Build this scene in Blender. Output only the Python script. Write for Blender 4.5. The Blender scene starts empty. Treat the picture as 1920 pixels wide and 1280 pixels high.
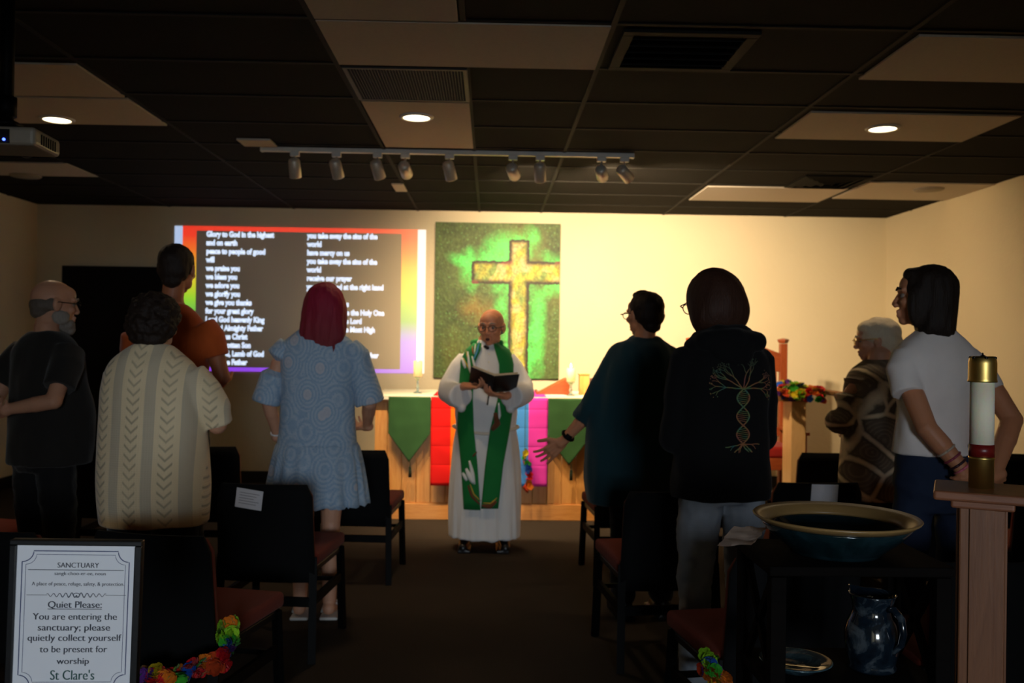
import bpy, bmesh, math, random
import numpy as np
from mathutils import Vector, Matrix, noise, bvhtree
random.seed(7)
PI = math.pi
S = bpy.context.scene
C = S.collection
R = math.radians

# ------------------------------------------------------------------ camera
CAMZ = 1.43
FPX = 1708.0
YAW = R(1.34); ROLL = R(0.75); PITCH = R(0.07)
cam_rot = Matrix.Rotation(-YAW, 3, 'Z') @ Matrix.Rotation(PI/2 + PITCH, 3, 'X') @ Matrix.Rotation(ROLL, 3, 'Z')
cam_loc = Vector((0, 0, CAMZ))
def ray(u, v):
    return cam_rot @ Vector(((u-960)/FPX, -(v-640)/FPX, -1))
def at(u, v, Y):
    d = ray(u, v); t = Y/d.y
    return cam_loc + d*t
def onz(u, v, z):
    d = ray(u, v); t = (z-CAMZ)/d.z
    return cam_loc + d*t
cd = bpy.data.cameras.new('camera'); cam = bpy.data.objects.new('camera', cd); C.objects.link(cam)
cam.matrix_world = Matrix.Translation(cam_loc) @ cam_rot.to_4x4()
cd.sensor_width = 36; cd.lens = FPX/1920*36
cd.clip_start = 0.05
cd.dof.use_dof = True; cd.dof.focus_distance = 2.15; cd.dof.aperture_fstop = 5.0
S.camera = cam
S.view_settings.view_transform = 'Standard'; S.view_settings.look = 'None'
S.view_settings.gamma = 1; S.view_settings.use_curve_mapping = False
S.view_settings.exposure = 0.0

# ------------------------------------------------------------------ node helper
def lin(c):
    c = [x/255 for x in c]
    return tuple(x/12.92 if x <= .04045 else ((x+.055)/1.055)**2.4 for x in c) + (1,)
class N:
    def __init__(s, name):
        s.m = bpy.data.materials.new(name); s.m.use_nodes = True
        s.t = s.m.node_tree; s.t.nodes.clear()
        s.out = s.t.nodes.new('ShaderNodeOutputMaterial')
    def n(s, typ, **kw):
        x = s.t.nodes.new(typ)
        for k, v in kw.items(): setattr(x, k, v)
        return x
    def put(s, sock, v):
        if isinstance(v, bpy.types.NodeSocket): s.t.links.new(v, sock)
        elif v is not None: sock.default_value = v
    def m_(s, op, a, b=None, c=None, clamp=False):
        x = s.n('ShaderNodeMath', operation=op, use_clamp=clamp)
        s.put(x.inputs[0], a); s.put(x.inputs[1], b); s.put(x.inputs[2], c)
        return x.outputs[0]
    def coord(s, scale=(1,1,1), loc=(0,0,0), kind='Object'):
        t = s.n('ShaderNodeTexCoord'); mp = s.n('ShaderNodeMapping')
        s.put(mp.inputs[0], t.outputs[kind]); mp.inputs['Scale'].default_value = scale; mp.inputs['Location'].default_value = loc
        return mp.outputs[0]
    def xyz(s, kind='Object'):
        t = s.n('ShaderNodeTexCoord'); x = s.n('ShaderNodeSeparateXYZ'); s.put(x.inputs[0], t.outputs[kind])
        return x.outputs
    def noise(s, vec, scale=5, detail=3, rough=.5, dist=0):
        x = s.n('ShaderNodeTexNoise'); s.put(x.inputs['Vector'], vec)
        x.inputs['Scale'].default_value = scale; x.inputs['Detail'].default_value = detail
        x.inputs['Roughness'].default_value = rough; x.inputs['Distortion'].default_value = dist
        return x.outputs[0]
    def vor(s, vec, scale=5, feature='F1', out=0):
        x = s.n('ShaderNodeTexVoronoi', feature=feature); s.put(x.inputs['Vector'], vec); x.inputs['Scale'].default_value = scale
        return x.outputs[out]
    def ramp(s, fac, stops, interp='LINEAR'):
        x = s.n('ShaderNodeValToRGB'); s.put(x.inputs[0], fac); e = x.color_ramp.elements
        x.color_ramp.interpolation = interp
        while len(e) < len(stops): e.new(.5)
        for k, (p, c) in enumerate(stops): e[k].position = p; e[k].color = c
        return x.outputs[0]
    def mix(s, f, a, b):
        x = s.n('ShaderNodeMix', data_type='RGBA'); s.put(x.inputs[0], f); s.put(x.inputs[6], a); s.put(x.inputs[7], b)
        return x.outputs[2]
    def bump(s, h, strength=.3, dist=.01):
        x = s.n('ShaderNodeBump'); s.put(x.inputs['Height'], h); x.inputs['Strength'].default_value = strength; x.inputs['Distance'].default_value = dist
        return x.outputs[0]
    def pr(s, col, rough=.6, metal=0, bump=None, emis=None, estr=0, sheen=0, sss=0, coat=0, trans=0, spec=.5, ior=1.5):
        x = s.n('ShaderNodeBsdfPrincipled')
        s.put(x.inputs['Base Color'], col); s.put(x.inputs['Roughness'], rough); x.inputs['Metallic'].default_value = metal
        x.inputs['Specular IOR Level'].default_value = spec; x.inputs['IOR'].default_value = ior
        if bump is not None: s.put(x.inputs['Normal'], bump)
        if emis is not None: s.put(x.inputs['Emission Color'], emis); s.put(x.inputs['Emission Strength'], estr)
        x.inputs['Coat Weight'].default_value = coat; x.inputs['Transmission Weight'].default_value = trans
        x.inputs['Sheen Weight'].default_value = sheen
        if sss: x.inputs['Subsurface Weight'].default_value = sss; x.inputs['Subsurface Radius'].default_value = (.02,.008,.004); x.inputs['Subsurface Scale'].default_value = .5
        s.t.links.new(x.outputs[0], s.out.inputs[0])
        return s.m
def simple(name, rgb, rough=.6, metal=0, var=.12, scale=30, bump=.1, spec=.5, **kw):
    n = N(name); v = n.coord(); f = n.noise(v, scale, 4)
    c = lin(rgb); d = tuple(x*(1-var) for x in c[:3])+(1,); e = tuple(min(1, x*(1+var)) for x in c[:3])+(1,)
    col = n.mix(f, d, e)
    return n.pr(col, rough, metal, n.bump(n.noise(v, scale*4, 2), bump, .002), spec=spec, **kw)
def fabric(name, rgb, rough=.9, weave=260, var=.15, sheen=.15):
    n = N(name); v = n.coord(); f = n.noise(v, 7, 4)
    c = lin(rgb); col = n.mix(f, tuple(x*(1-var) for x in c[:3])+(1,), tuple(min(1, x*(1+var)) for x in c[:3])+(1,))
    w = n.noise(n.coord((1,1,.35)), weave, 2)
    return n.pr(col, rough, 0, n.bump(w, .25, .002), sheen=sheen, spec=.2)
def wood(name, a, b, axis='Z', scale=1.0, rough=.45, spec=.5):
    n = N(name); sc = {'Z': (9,9,.7), 'X': (.7,9,9), 'Y': (9,.7,9)}[axis]
    v = n.coord(tuple(x*scale for x in sc)); g = n.noise(v, 4, 6, .65, .8)
    fine = n.noise(n.coord(tuple(x*scale*6 for x in sc)), 4, 2)
    col = n.ramp(g, [(.3, lin(a)), (.55, lin(b)), (.72, lin(a))])
    col = n.mix(n.m_('MULTIPLY', fine, .3), col, lin([x*.8 for x in a]))
    return n.pr(col, rough, 0, n.bump(fine, .15, .002), spec=spec)
# ------------------------------------------------------------------ mesh helpers
def link_mesh(name, me, mat=None, parent=None, loc=None, smooth=False):
    o = bpy.data.objects.new(name, me); C.objects.link(o)
    if mat: me.materials.append(mat)
    if parent: o.parent = parent
    if loc is not None: o.location = loc
    if smooth: me.polygons.foreach_set('use_smooth', [True]*len(me.polygons))
    return o
def obj(name, bm, mat, parent=None, smooth=False, bevel=0, loc=None, seg=2):
    if bevel:
        es = [e for e in bm.edges if len(e.link_faces) == 2 and e.calc_face_angle(0) > .6]
        bmesh.ops.bevel(bm, geom=es, offset=bevel, segments=seg, profile=.5, affect='EDGES', clamp_overlap=True)
    bmesh.ops.recalc_face_normals(bm, faces=bm.faces)
    me = bpy.data.meshes.new(name); bm.to_mesh(me); bm.free()
    return link_mesh(name, me, mat, parent, loc, smooth)
def tag(o, label=None, cat=None, group=None, kind=None):
    if label: o['label'] = label
    if cat: o['category'] = cat
    if group: o['group'] = group
    if kind: o['kind'] = kind
    return o
def thing(name, label, cat, loc=(0,0,0), rz=0, group=None):
    o = bpy.data.objects.new(name, None); C.objects.link(o); o.location = loc; o.rotation_euler = (0,0,rz); o.empty_display_size = .1
    return tag(o, label, cat, group)
def copy_tree(o, parent=None):
    c = o.copy(); C.objects.link(c)
    if parent: c.parent = parent
    for ch in [x for x in bpy.data.objects if x.parent == o]: copy_tree(ch, c)
    return c
def B(bm, x0, x1, y0, y1, z0, z1, M=None):
    r = bmesh.ops.create_cube(bm, size=1)
    T = Matrix.Translation(((x0+x1)/2, (y0+y1)/2, (z0+z1)/2)) @ Matrix.Diagonal((abs(x1-x0), abs(y1-y0), abs(z1-z0), 1))
    bmesh.ops.transform(bm, matrix=(M @ T) if M else T, verts=r['verts']); return r['verts']
def nb(*boxes):
    bm = bmesh.new()
    for b in boxes: B(bm, *b)
    return bm
def bar(bm, p, q, w, h=None, up=(0,0,1)):
    p, q = Vector(p), Vector(q); d = q-p; h = h or w
    z = d.normalized(); x = z.cross(Vector(up))
    if x.length < 1e-4: x = Vector((1,0,0))
    x.normalize(); y = z.cross(x)
    M = Matrix((x, y, z)).transposed().to_4x4(); M.translation = (p+q)/2
    r = bmesh.ops.create_cube(bm, size=1)
    bmesh.ops.transform(bm, matrix=M @ Matrix.Diagonal((w, h, d.length, 1)), verts=r['verts'])
def frame(d):
    d = Vector(d).normalized(); a = Vector((0,0,1)) if abs(d.z) < .9 else Vector((1,0,0))
    x = d.cross(a).normalized(); return x, d.cross(x)
def rings(bm, rs, cap=True):
    vs = [[bm.verts.new(p) for p in r] for r in rs]; n = len(vs[0])
    for a, b in zip(vs, vs[1:]):
        for k in range(n): bm.faces.new((a[k], a[(k+1) % n], b[(k+1) % n], b[k]))
    if cap: bm.faces.new(vs[0][::-1]); bm.faces.new(vs[-1])
def tube(bm, pts, r, n=8, cap=True):
    pts = [Vector(p) for p in pts]; rs = r if isinstance(r, (list, tuple)) else [r]*len(pts)
    out = []; x = None
    for k, p in enumerate(pts):
        d = (pts[min(k+1, len(pts)-1)]-pts[max(k-1, 0)]).normalized()
        if x is None: x, _ = frame(d)
        else:
            x = x - d*x.dot(d); x = x.normalized() if x.length > 1e-6 else frame(d)[0]
        y = d.cross(x)
        out.append([p+(x*math.cos(a)+y*math.sin(a))*rs[k] for a in [2*PI*j/n for j in range(n)]])
    rings(bm, out, cap)
def lathe(bm, prof, n=32, c=(0,0,0)):
    c = Vector(c)
    loop = prof[0][0] > .001 and prof[-1][0] > .001      # open profile of a ring: close it on itself
    if loop: prof = list(prof)+[prof[0]]
    rings(bm, [[c+Vector((r*math.cos(2*PI*j/n), r*math.sin(2*PI*j/n), z)) for j in range(n)] for r, z in [(max(r, 1e-4), z) for r, z in prof]], not loop)
    if loop: bmesh.ops.remove_doubles(bm, verts=bm.verts[:], dist=1e-6)
# ---- volumes for remeshing
def capsule(bm, p, r0, q, r1, n=14):
    p, q = Vector(p), Vector(q); d = q-p; L = d.length; d = d/L if L > 1e-6 else Vector((0,0,1)); x, y = frame(d); out = []
    for a in (-80, -50, -20): a = R(a); out.append((p+d*(r0*math.sin(a)), r0*math.cos(a)))
    for a in (20, 50, 80): a = R(a); out.append((q+d*(r1*math.sin(a)), r1*math.cos(a)))
    rings(bm, [[c+(x*math.cos(t)+y*math.sin(t))*r for t in [2*PI*j/n for j in range(n)]] for c, r in out])
def chain(bm, pts, n=14):
    for (p, r), (q, s) in zip(pts, pts[1:]): capsule(bm, p, r, q, s, n)
def ell(bm, c, r, M=None, sub=2):
    v = bmesh.ops.create_icosphere(bm, subdivisions=sub+1, radius=1)['verts']
    if not hasattr(r, '__len__'): r = (r, r, r)
    T = Matrix.Translation(c) @ (M.to_4x4() if M else Matrix()) @ Matrix.Diagonal((*r, 1))
    bmesh.ops.transform(bm, matrix=T, verts=v)
def loft(bm, secs, n=40, e=2.3):
    """secs: (z, cx, cy, rx, ry) closed stack of super-ellipse rings"""
    out = []
    for z, cx, cy, rx, ry in secs:
        ring = []
        for j in range(n):
            t = 2*PI*j/n; c, s = math.cos(t), math.sin(t)
            ring.append(Vector((cx+rx*math.copysign(abs(c)**(2/e), c), cy+ry*math.copysign(abs(s)**(2/e), s), z)))
        out.append(ring)
    rings(bm, out)
def interp(secs, m=4):
    """Catmull-Rom refinement of the loft sections"""
    out = []; n = len(secs)
    for i in range(n-1):
        p0, p1, p2, p3 = [np.array(secs[max(0, min(n-1, j))], float) for j in (i-1, i, i+1, i+2)]
        for k in range(m):
            t = k/m; out.append(tuple(.5*((2*p1)+(-p0+p2)*t+(2*p0-5*p1+4*p2-p3)*t*t+(-p0+3*p1-3*p2+p3)*t**3)))
    out.append(tuple(secs[-1])); return out
def remesh(bm, voxel, smooth=3, fold=None):
    bmesh.ops.recalc_face_normals(bm, faces=bm.faces)
    me = bpy.data.meshes.new('volume'); bm.to_mesh(me); bm.free()
    o = bpy.data.objects.new('volume', me); C.objects.link(o)
    m = o.modifiers.new('r', 'REMESH'); m.mode = 'VOXEL'; m.voxel_size = voxel; m.adaptivity = 0
    if smooth:
        s = o.modifiers.new('s', 'SMOOTH'); s.iterations = smooth; s.factor = .5
    dg = bpy.context.evaluated_depsgraph_get(); dg.update()
    res = bpy.data.meshes.new_from_object(o.evaluated_get(dg), depsgraph=dg)
    bpy.data.objects.remove(o); bpy.data.meshes.remove(me)
    res.materials.clear()
    if fold:
        nv = len(res.vertices); co = np.empty(nv*3); res.vertices.foreach_get('co', co); co = co.reshape(-1, 3)
        no = np.array([v.normal[:] for v in res.vertices]); amp, fr = fold[0], fold[1]; off = Vector((random.random()*50, 3, 9))
        d = np.array([noise.noise(Vector((p[0]*fr[0], p[1]*fr[1], p[2]*fr[2]))+off)+.5*noise.noise(Vector((p[0]*fr[0], p[1]*fr[1], p[2]*fr[2]))*2.1+off) for p in co])
        if len(fold) > 2:   # growth with distance below a height
            d = d*np.clip((fold[2]-co[:, 2])/fold[3], .15, 1)
        co += no*(d*amp)[:, None]; res.vertices.foreach_set('co', co.ravel()); res.update()
    return res
def vol(name, bm, mat, parent, voxel=.01, smooth=3, fold=None):
    return link_mesh(name, remesh(bm, voxel, smooth, fold), mat, parent, smooth=True)
def bvh_of(o):
    me = o.data
    return bvhtree.BVHTree.FromPolygons([v.co for v in me.vertices], [p.vertices for p in me.polygons])
def cast(bv, x, z, side=-1, lift=.004):
    """point on the surface seen from local y = side*infinity"""
    h = bv.ray_cast(Vector((x, side*2, z)), Vector((0, -side, 0)))
    if h[0] is None: return Vector((x, 0, z))
    return h[0]+Vector((0, side*lift, 0))
def ribbon(bm, bv, path, side, lift, th=.004):
    """path: list of (xleft, xright, z) -> cloth strip lying on the surface"""
    rows = []
    for xl, xr, z in path:
        rows.append([cast(bv, xl+(xr-xl)*k/8, z, side, lift) for k in range(9)])
    # relax so the strip bridges folds and gaps
    for it in range(6):
        new = [r[:] for r in rows]
        for i in range(1, len(rows)-1):
            for j in range(9):
                a = (rows[i-1][j].y+rows[i+1][j].y)/2; y = rows[i][j].y
                new[i][j] = Vector((rows[i][j].x, (max(y, a) if side > 0 else min(y, a)), rows[i][j].z))
        rows = new
    n = len(rows); f = [[bm.verts.new(p) for p in r] for r in rows]; b = [[bm.verts.new(p-Vector((0, side*th, 0))) for p in r] for r in rows]
    for i in range(n-1):
        for j in range(8):
            bm.faces.new((f[i][j], f[i][j+1], f[i+1][j+1], f[i+1][j])); bm.faces.new((b[i][j], b[i+1][j], b[i+1][j+1], b[i][j+1]))
    for i in range(n-1):
        for j in (0, 8): bm.faces.new((f[i][j], f[i+1][j], b[i+1][j], b[i][j]))
    for i in (0, n-1):
        for j in range(8): bm.faces.new((f[i][j], f[i][j+1], b[i][j+1], b[i][j]))

# ------------------------------------------------------------------ text
def text(name, s, size, mat, parent, M, align='LEFT', off=0.0, depth=.0004, sx=1.0, sp=1.0):
    c = bpy.data.curves.new('t', 'FONT'); c.body = s; c.size = size; c.align_x = align; c.offset = off; c.extrude = depth; c.space_character = sp; c.resolution_u = 4
    o = bpy.data.objects.new('t', c); C.objects.link(o); dg = bpy.context.evaluated_depsgraph_get(); dg.update()
    me = bpy.data.meshes.new_from_object(o.evaluated_get(dg)); bpy.data.objects.remove(o)
    me.materials.clear(); me.transform(M @ Matrix.Diagonal((sx, 1, 1, 1)))
    return link_mesh(name, me, mat, parent)

# ------------------------------------------------------------------ human figure
def rot(yaw=0, pitch=0, roll=0):
    """yaw > 0 turns to the figure's left, pitch > 0 looks down, roll > 0 tilts head to its right"""
    return Matrix.Rotation(R(yaw), 3, 'Z') @ Matrix.Rotation(-R(pitch), 3, 'X') @ Matrix.Rotation(R(roll), 3, 'Y')
class Head:
    def __init__(s, c, Rm, k=1.0): s.c = Vector(c); s.R = Rm; s.k = k
    def p(s, x, y, z): return s.c + s.R @ (Vector((x, y, z))*s.k)
def head_vol(bm, h, neck, ears=True, wide=1.0, nr=.056):
    E = lambda c, r: ell(bm, h.p(*c), [q*h.k for q in (r if hasattr(r, '__len__') else (r, r, r))], h.R)
    K = lambda a, ra, b, rb: capsule(bm, h.p(*a), ra*h.k, h.p(*b), rb*h.k)
    w = wide
    E((0,-.012,.028), (.076*w,.096,.084)); E((0,.026,-.02), (.064*w,.062,.084)); E((0,.03,-.066), (.05*w,.052,.042))
    E((0,.066,-.092), (.022,.02,.018)); E((0,.045,.045), (.06*w,.045,.045))
    K((0,.084,.012), .009, (0,.1035,-.028), .0108)
    for s in (-1, 1):
        E((s*.013,.099,-.034), .0095); E((s*.039*w,.063,-.022), (.022,.022,.02)); K((s*.012,.087,.024), .0105, (s*.045,.074,.024), .010)
        E((s*.045*w,.02,-.065), (.018,.03,.03))
        if ears: E((s*.078*w,-.004,-.008), (.009,.02,.032)); E((s*.083*w,-.012,-.002), (.008,.012,.028))
    K((-.017,.089,-.058), .0075, (.017,.089,-.058), .0075); K((-.015,.086,-.074), .0085, (.015,.086,-.074), .0085)
    chain(bm, [(h.p(0,-.022,-.03), nr*h.k), (Vector(neck)+Vector((0,.0,.03)), nr*h.k), (Vector(neck)-Vector((0,0,.03)), nr*1.25*h.k)])
def hand_vol(bm, w, d, nrm, side, curl=25, spread=5, k=1.0, thumb=35):
    """w wrist, d direction of the fingers, nrm = normal of the palm side, side=+1 thumb lies along +cross"""
    w = Vector(w); d = Vector(d).normalized(); nrm = Vector(nrm); nrm = (nrm-d*nrm.dot(d)).normalized(); a = d.cross(nrm)*side
    capsule(bm, w-d*.02, .027*k, w+d*.02*k, .026*k)
    for j, off in enumerate((-.030, -.010, .010, .030)):
        L = (.078, .088, .085, .070)[3-j]; L *= k
        tip = w+d*.088*k+a*off*k
        capsule(bm, w+d*.015*k+a*off*.6*k, .015*k, tip, .0125*k, 10)
        fd = (d+a*math.tan(R(spread))*(off/.03)).normalized(); p = tip; r = .0098*k
        for i, f in enumerate((.44, .31, .25)):
            ang = R(curl*(i+.7)*(1+.10*(j-1.5))); dd = (fd*math.cos(ang)+nrm*math.sin(ang)).normalized()
            q = p+dd*L*f; capsule(bm, p, r, q, r*.9, 10); p = q; r *= .9
    b = w+d*.025*k+a*.022*k; td = (d*.75+a*.8+nrm*.35).normalized(); q = b+td*.045*k
    capsule(bm, b, .016*k, q, .0125*k, 10); td2 = (d*.95+a*.35+nrm*.45).normalized(); q2 = q+td2*.032*k
    capsule(bm, q, .0118*k, q2, .0105*k, 10); capsule(bm, q2, .0105*k, q2+(td2+nrm*.15).normalized()*.024*k, .009*k, 10)
def std(H, w=1.0, belly=1.0):
    """body torso sections, feet at z=0"""
    k = H/1.70
    return [(z*k, 0, cy*k, rx*k*w, ry*k*w*belly) for z, cy, rx, ry in ((.80,-.01,.10,.08),(.86,-.01,.155,.11),(.93,-.01,.165,.115),(1.03,0,.14,.095),(1.14,0,.145,.10),(1.26,0,.150,.10),(1.335,0,.135,.08),(1.39,-.005,.09,.06),(1.45,-.005,.06,.055))]
def body_vol(H, h, arms, w=1.0, neck=None, ears=True, voxel=.005, legs=True, wide=1.0, stance=.10, feet=True, knee=None, armk=1.0):
    """arms: list of (shoulder, elbow, wrist, hand dict or None)"""
    k = H/1.70; bm = bmesh.new(); loft(bm, interp(std(H, w*.93), 3))
    neck = neck or (0, -.005, 1.44*k)
    head_vol(bm, h, neck, ears, wide)
    for sx in (-1, 1):
        x = sx*stance
        hip = (sx*.085*k*w, 0, .88*k); kn = (x*.95, .015, .48*k); an = (x, -.02, .085*k)
        chain(bm, [(hip, .082*k*w), (kn, .052*k), ((x, -.015, .36*k), .052*k), (an, .036*k)])
        chain(bm, [((x, -.04, .05), .034), ((x+sx*.01, .06, .035), .032), ((x+sx*.015, .13, .025), .024)])
    for sh, el, wr, hd in arms:
        sh, el, wr = Vector(sh), Vector(el), Vector(wr)
        s0 = Vector((sh.x*.84, sh.y, sh.z-.03)); chain(bm, [(s0, .042*k), (sh.lerp(el, .35), .041*k), (sh.lerp(el, .6), .042*k*armk), (el, .038*k*armk), (el.lerp(wr, .35), .039*k*armk), (wr, .025*k)])
        if hd: hand_vol(bm, wr+(wr-el).normalized()*.01, **hd)
    return remesh(bm, voxel, 2)
def shoes(parent, mat, stance=.1, up=0, lift=0):
    for sx in (-1, 1):
        bm = bmesh.new(); x = sx*stance
        chain(bm, [((x, -.05, .047), .042), ((x+sx*.008, .05, .04), .043), ((x+sx*.014, .145, .032), .034)])
        ell(bm, (x, -.035, .075), (.042, .05, .045)); B(bm, x-.038, x+.05, -.085, .175, 0, .022)
        o = vol('shoe', bm, mat, parent, .006, 3); o.location.z = lift
def eyes(parent, h, brow=None, lids=True):
    for s in (-1, 1):
        bm = bmesh.new(); ell(bm, h.p(s*.031, .0725, .002), .0115*h.k, h.R); obj('eye', bm, M_eye, parent, True)
        bm = bmesh.new(); ell(bm, h.p(s*.031, .0798, .002), .0058*h.k, h.R); obj('pupil', bm, M_dark, parent, True)
        if brow:
            bm = bmesh.new(); tube(bm, [h.p(s*.014,.098,.026), h.p(s*.03,.094,.033), h.p(s*.05,.079,.027)], [.004*h.k, .0045*h.k, .002*h.k], 6); obj('eyebrow', bm, brow, parent, True)
def glasses(parent, h, mat, r=.022, label=None):
    bm = bmesh.new()
    for s in (-1, 1):
        tube(bm, [h.p(s*(.034)+r*math.cos(t), .107-abs(s*.034+r*math.cos(t))*.12, .000+r*.8*math.sin(t)) for t in [2*PI*j/24 for j in range(25)]], .0022*h.k, 6)
        tube(bm, [h.p(s*(.034+r), .10, .004), h.p(s*.084, .085, .006), h.p(s*.087, 0, .008), h.p(s*.084, -.02, -.012)], .0024*h.k, 6)
    tube(bm, [h.p(-.013,.105,.004), h.p(0,.112,.009), h.p(.013,.105,.004)], .002*h.k, 6)
    return tag(obj('glasses', bm, mat, parent, True), label)
def trousers(parent, mat, H, w=1.0, stance=.1, top=1.02, hem=.06, flare=.075, name='trousers', fold=.006, thigh=.1):
    k = H/1.7; bm = bmesh.new()
    loft(bm, interp([(.80*k,0,-.01,.13*k*w,.10*k*w),(.88*k,0,-.015,.172*k*w,.125*k*w),(.95*k,0,-.01,.172*k*w,.122*k*w),(top*k,0,0,.152*k*w,.108*k*w)], 3))
    for sx in (-1, 1):
        x = sx*stance
        chain(bm, [((sx*.088*k*w, -.01, .86*k), thigh*k*w), ((sx*.095*k, 0, .66*k), .088*k*w), ((x*.98, .012, .48*k), .070*k), ((x, -.008, .3*k), .068*k), ((x, -.015, hem+flare), flare*.95)])
    return vol(name, bm, mat, parent, .009, 3, (fold, (14, 14, 22)))
# ------------------------------------------------------------------ materials
def wall_mat():
    n = N('painted wall'); v = n.coord(); f = n.noise(v, 1.3, 5)
    col = n.mix(f, lin((222,208,176)), lin((232,219,188)))
    h = n.m_('ADD', n.noise(v, 9, 4, .6), n.m_('MULTIPLY', n.noise(v, 45, 3), .3))
    return n.pr(col, .8, 0, n.bump(h, .35, .012), spec=.25)
M_wall = wall_mat()
def carpet_mat():
    n = N('carpet'); v = n.coord(); f = n.noise(v, 160, 3, .7); g = n.noise(v, 2.2, 4)
    col = n.mix(f, lin((46,40,35)), lin((78,68,58))); col = n.mix(n.m_('MULTIPLY', g, .5), col, lin((40,35,30)))
    return n.pr(col, .98, 0, n.bump(f, .8, .006), spec=.05)
M_carpet = carpet_mat()
def tile_mat(name, a, b):
    n = N(name); v = n.coord(); f = n.noise(v, 70, 4, .7)
    return n.pr(n.mix(f, lin(a), lin(b)), .95, 0, n.bump(f, .5, .004), spec=.1)
M_black_tile = tile_mat('black ceiling tile', (24,22,20), (33,30,26))
M_white_tile = tile_mat('white ceiling tile', (186,176,162), (204,194,180))
M_grid = simple('black ceiling grid', (30,28,25), .8, spec=.2)
M_vent = simple('dark vent', (16,15,13), .8, spec=.1)
M_black = simple('black metal', (6,6,6), .6, spec=.1)
M_blackplastic = simple('black plastic', (13,13,14), .4)
M_dark = simple('dark', (8,8,9), .3)
M_eye = simple('eye white', (138,124,112), .4)
M_whitemetal = simple('white enamel', (214,208,196), .4)
M_blackdoor = simple('black door', (9,9,10), .55, spec=.15)
M_base = simple('black baseboard', (15,14,14), .5)
M_pine_v = wood('pine upright', (206,132,62), (228,166,92), 'Z')
M_pine_h = wood('pine rail', (206,134,64), (226,160,88), 'X')
M_pale = wood('pale maple', (222,172,112), (236,192,132), 'Z')
M_cherry = wood('reddish wood', (126,54,24), (160,78,36), 'Z')
M_cherry_h = wood('reddish wood rail', (126,54,24), (160,78,36), 'X')
M_espresso = wood('espresso wood', (9,7,6), (14,10,8), 'X', rough=.85, spec=.08)
M_stand = wood('candle stand wood', (118,74,48), (136,88,58), 'Z', .8)
M_stand_top = wood('candle stand top wood', (120,72,48), (146,92,62), 'X')
M_brass = simple('polished brass', (232,198,112), .38, 1.0, .05, bump=.02)
M_chairback = fabric('black upholstery', (8,8,9), sheen=0)
M_chairseat = fabric('dark red upholstery', (112,44,30), sheen=.03)
M_paper = simple('paper', (212,210,214), .8, var=.05, scale=12)
def emis(name, rgb, e, base=(230,225,215)):
    n = N(name); return n.pr(lin(base), .6, emis=lin(rgb), estr=e)
M_lamp = emis('lit lamp lens', (255,232,188), 9)
M_flame = emis('candle flame', (255,196,110), 30)

# ------------------------------------------------------------------ room shell
YB = 9.19; ZC = 2.748
XL = at(70, 386, YB).x; XR = at(1662, 405, YB).x; YF = -1.1; YC = -6.2
def struct(name, bm, m, parent=None):
    o = obj(name, bm, m, parent)
    if not parent: o['kind'] = 'structure'
    return o
struct('floor', nb((XL-.1, XR+.1, YF-.1, YB+.1, -.1, 0)), M_carpet)
struct('wall_back', nb((XL-.1, XR+.1, YB, YB+.1, 0, ZC+.1)), M_wall)
struct('wall_left', nb((XL-.1, XL, YF, YB, 0, ZC+.1)), M_wall)
struct('wall_right', nb((XR, XR+.1, YF, YB, 0, ZC+.1)), M_wall)
# unseen wall and added corridor; doorway and end window shaped to aim daylight inside
DX0, DX1, DZ = -.6, 1.35, 2.1; KX0, KX1 = -1.2, 1.9
struct('wall_front', nb((XL-.1, DX0, YF-.12, YF, 0, ZC+.1), (DX1, XR+.1, YF-.12, YF, 0, ZC+.1), (DX0, DX1, YF-.12, YF, DZ, ZC+.1)), M_wall)
struct('trim_2', nb((DX0-.06, DX0, YF, YF+.015, 0, DZ+.06), (DX1, DX1+.06, YF, YF+.015, 0, DZ+.06), (DX0, DX1, YF, YF+.015, DZ, DZ+.06)), M_base)
struct('wall_added_corridor_left', nb((KX0-.1, KX0, YC, YF-.12, 0, ZC)), M_wall); struct('wall_added_corridor_right', nb((KX1, KX1+.1, YC, YF-.12, 0, ZC)), M_wall)
WX0, WX1, WZ0, WZ1 = 0, 1.7, 1.0, 2.5
struct('wall_added_corridor_end', nb((KX0-.1, WX0, YC-.1, YC, 0, ZC), (WX1, KX1+.1, YC-.1, YC, 0, ZC), (WX0, WX1, YC-.1, YC, 0, WZ0), (WX0, WX1, YC-.1, YC, WZ1, ZC)), M_wall)
wf = struct('window_1', nb((WX0, WX1, YC-.08, YC-.02, WZ0, WZ0+.05), (WX0, WX1, YC-.08, YC-.02, WZ1-.05, WZ1), *[(x-.025, x+.025, YC-.08, YC-.02, WZ0, WZ1) for x in (WX0+.025, (WX0+WX1)/2, WX1-.025)]), M_whitemetal)
struct('floor_added_corridor', nb((KX0-.1, KX1+.1, YC-.1, YF-.1001, -.1, 0)), M_carpet); struct('ceiling_added_corridor', nb((KX0-.1, KX1+.1, YC-.1, YF-.1201, ZC, ZC+.1)), M_black_tile)
struct('ceiling', nb((XL-.1, XR+.1, YF-.1, YB+.1, ZC, ZC+.1)), M_black_tile)
struct('baseboard_back', nb((XL, XR, YB-.015, YB, 0, .11)), M_base)
struct('baseboard_left', nb((XL, XL+.015, YF, YB-.016, 0, .11)), M_base)
struct('baseboard_right', nb((XR-.015, XR, YF, YB-.016, 0, .11)), M_base)
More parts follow.
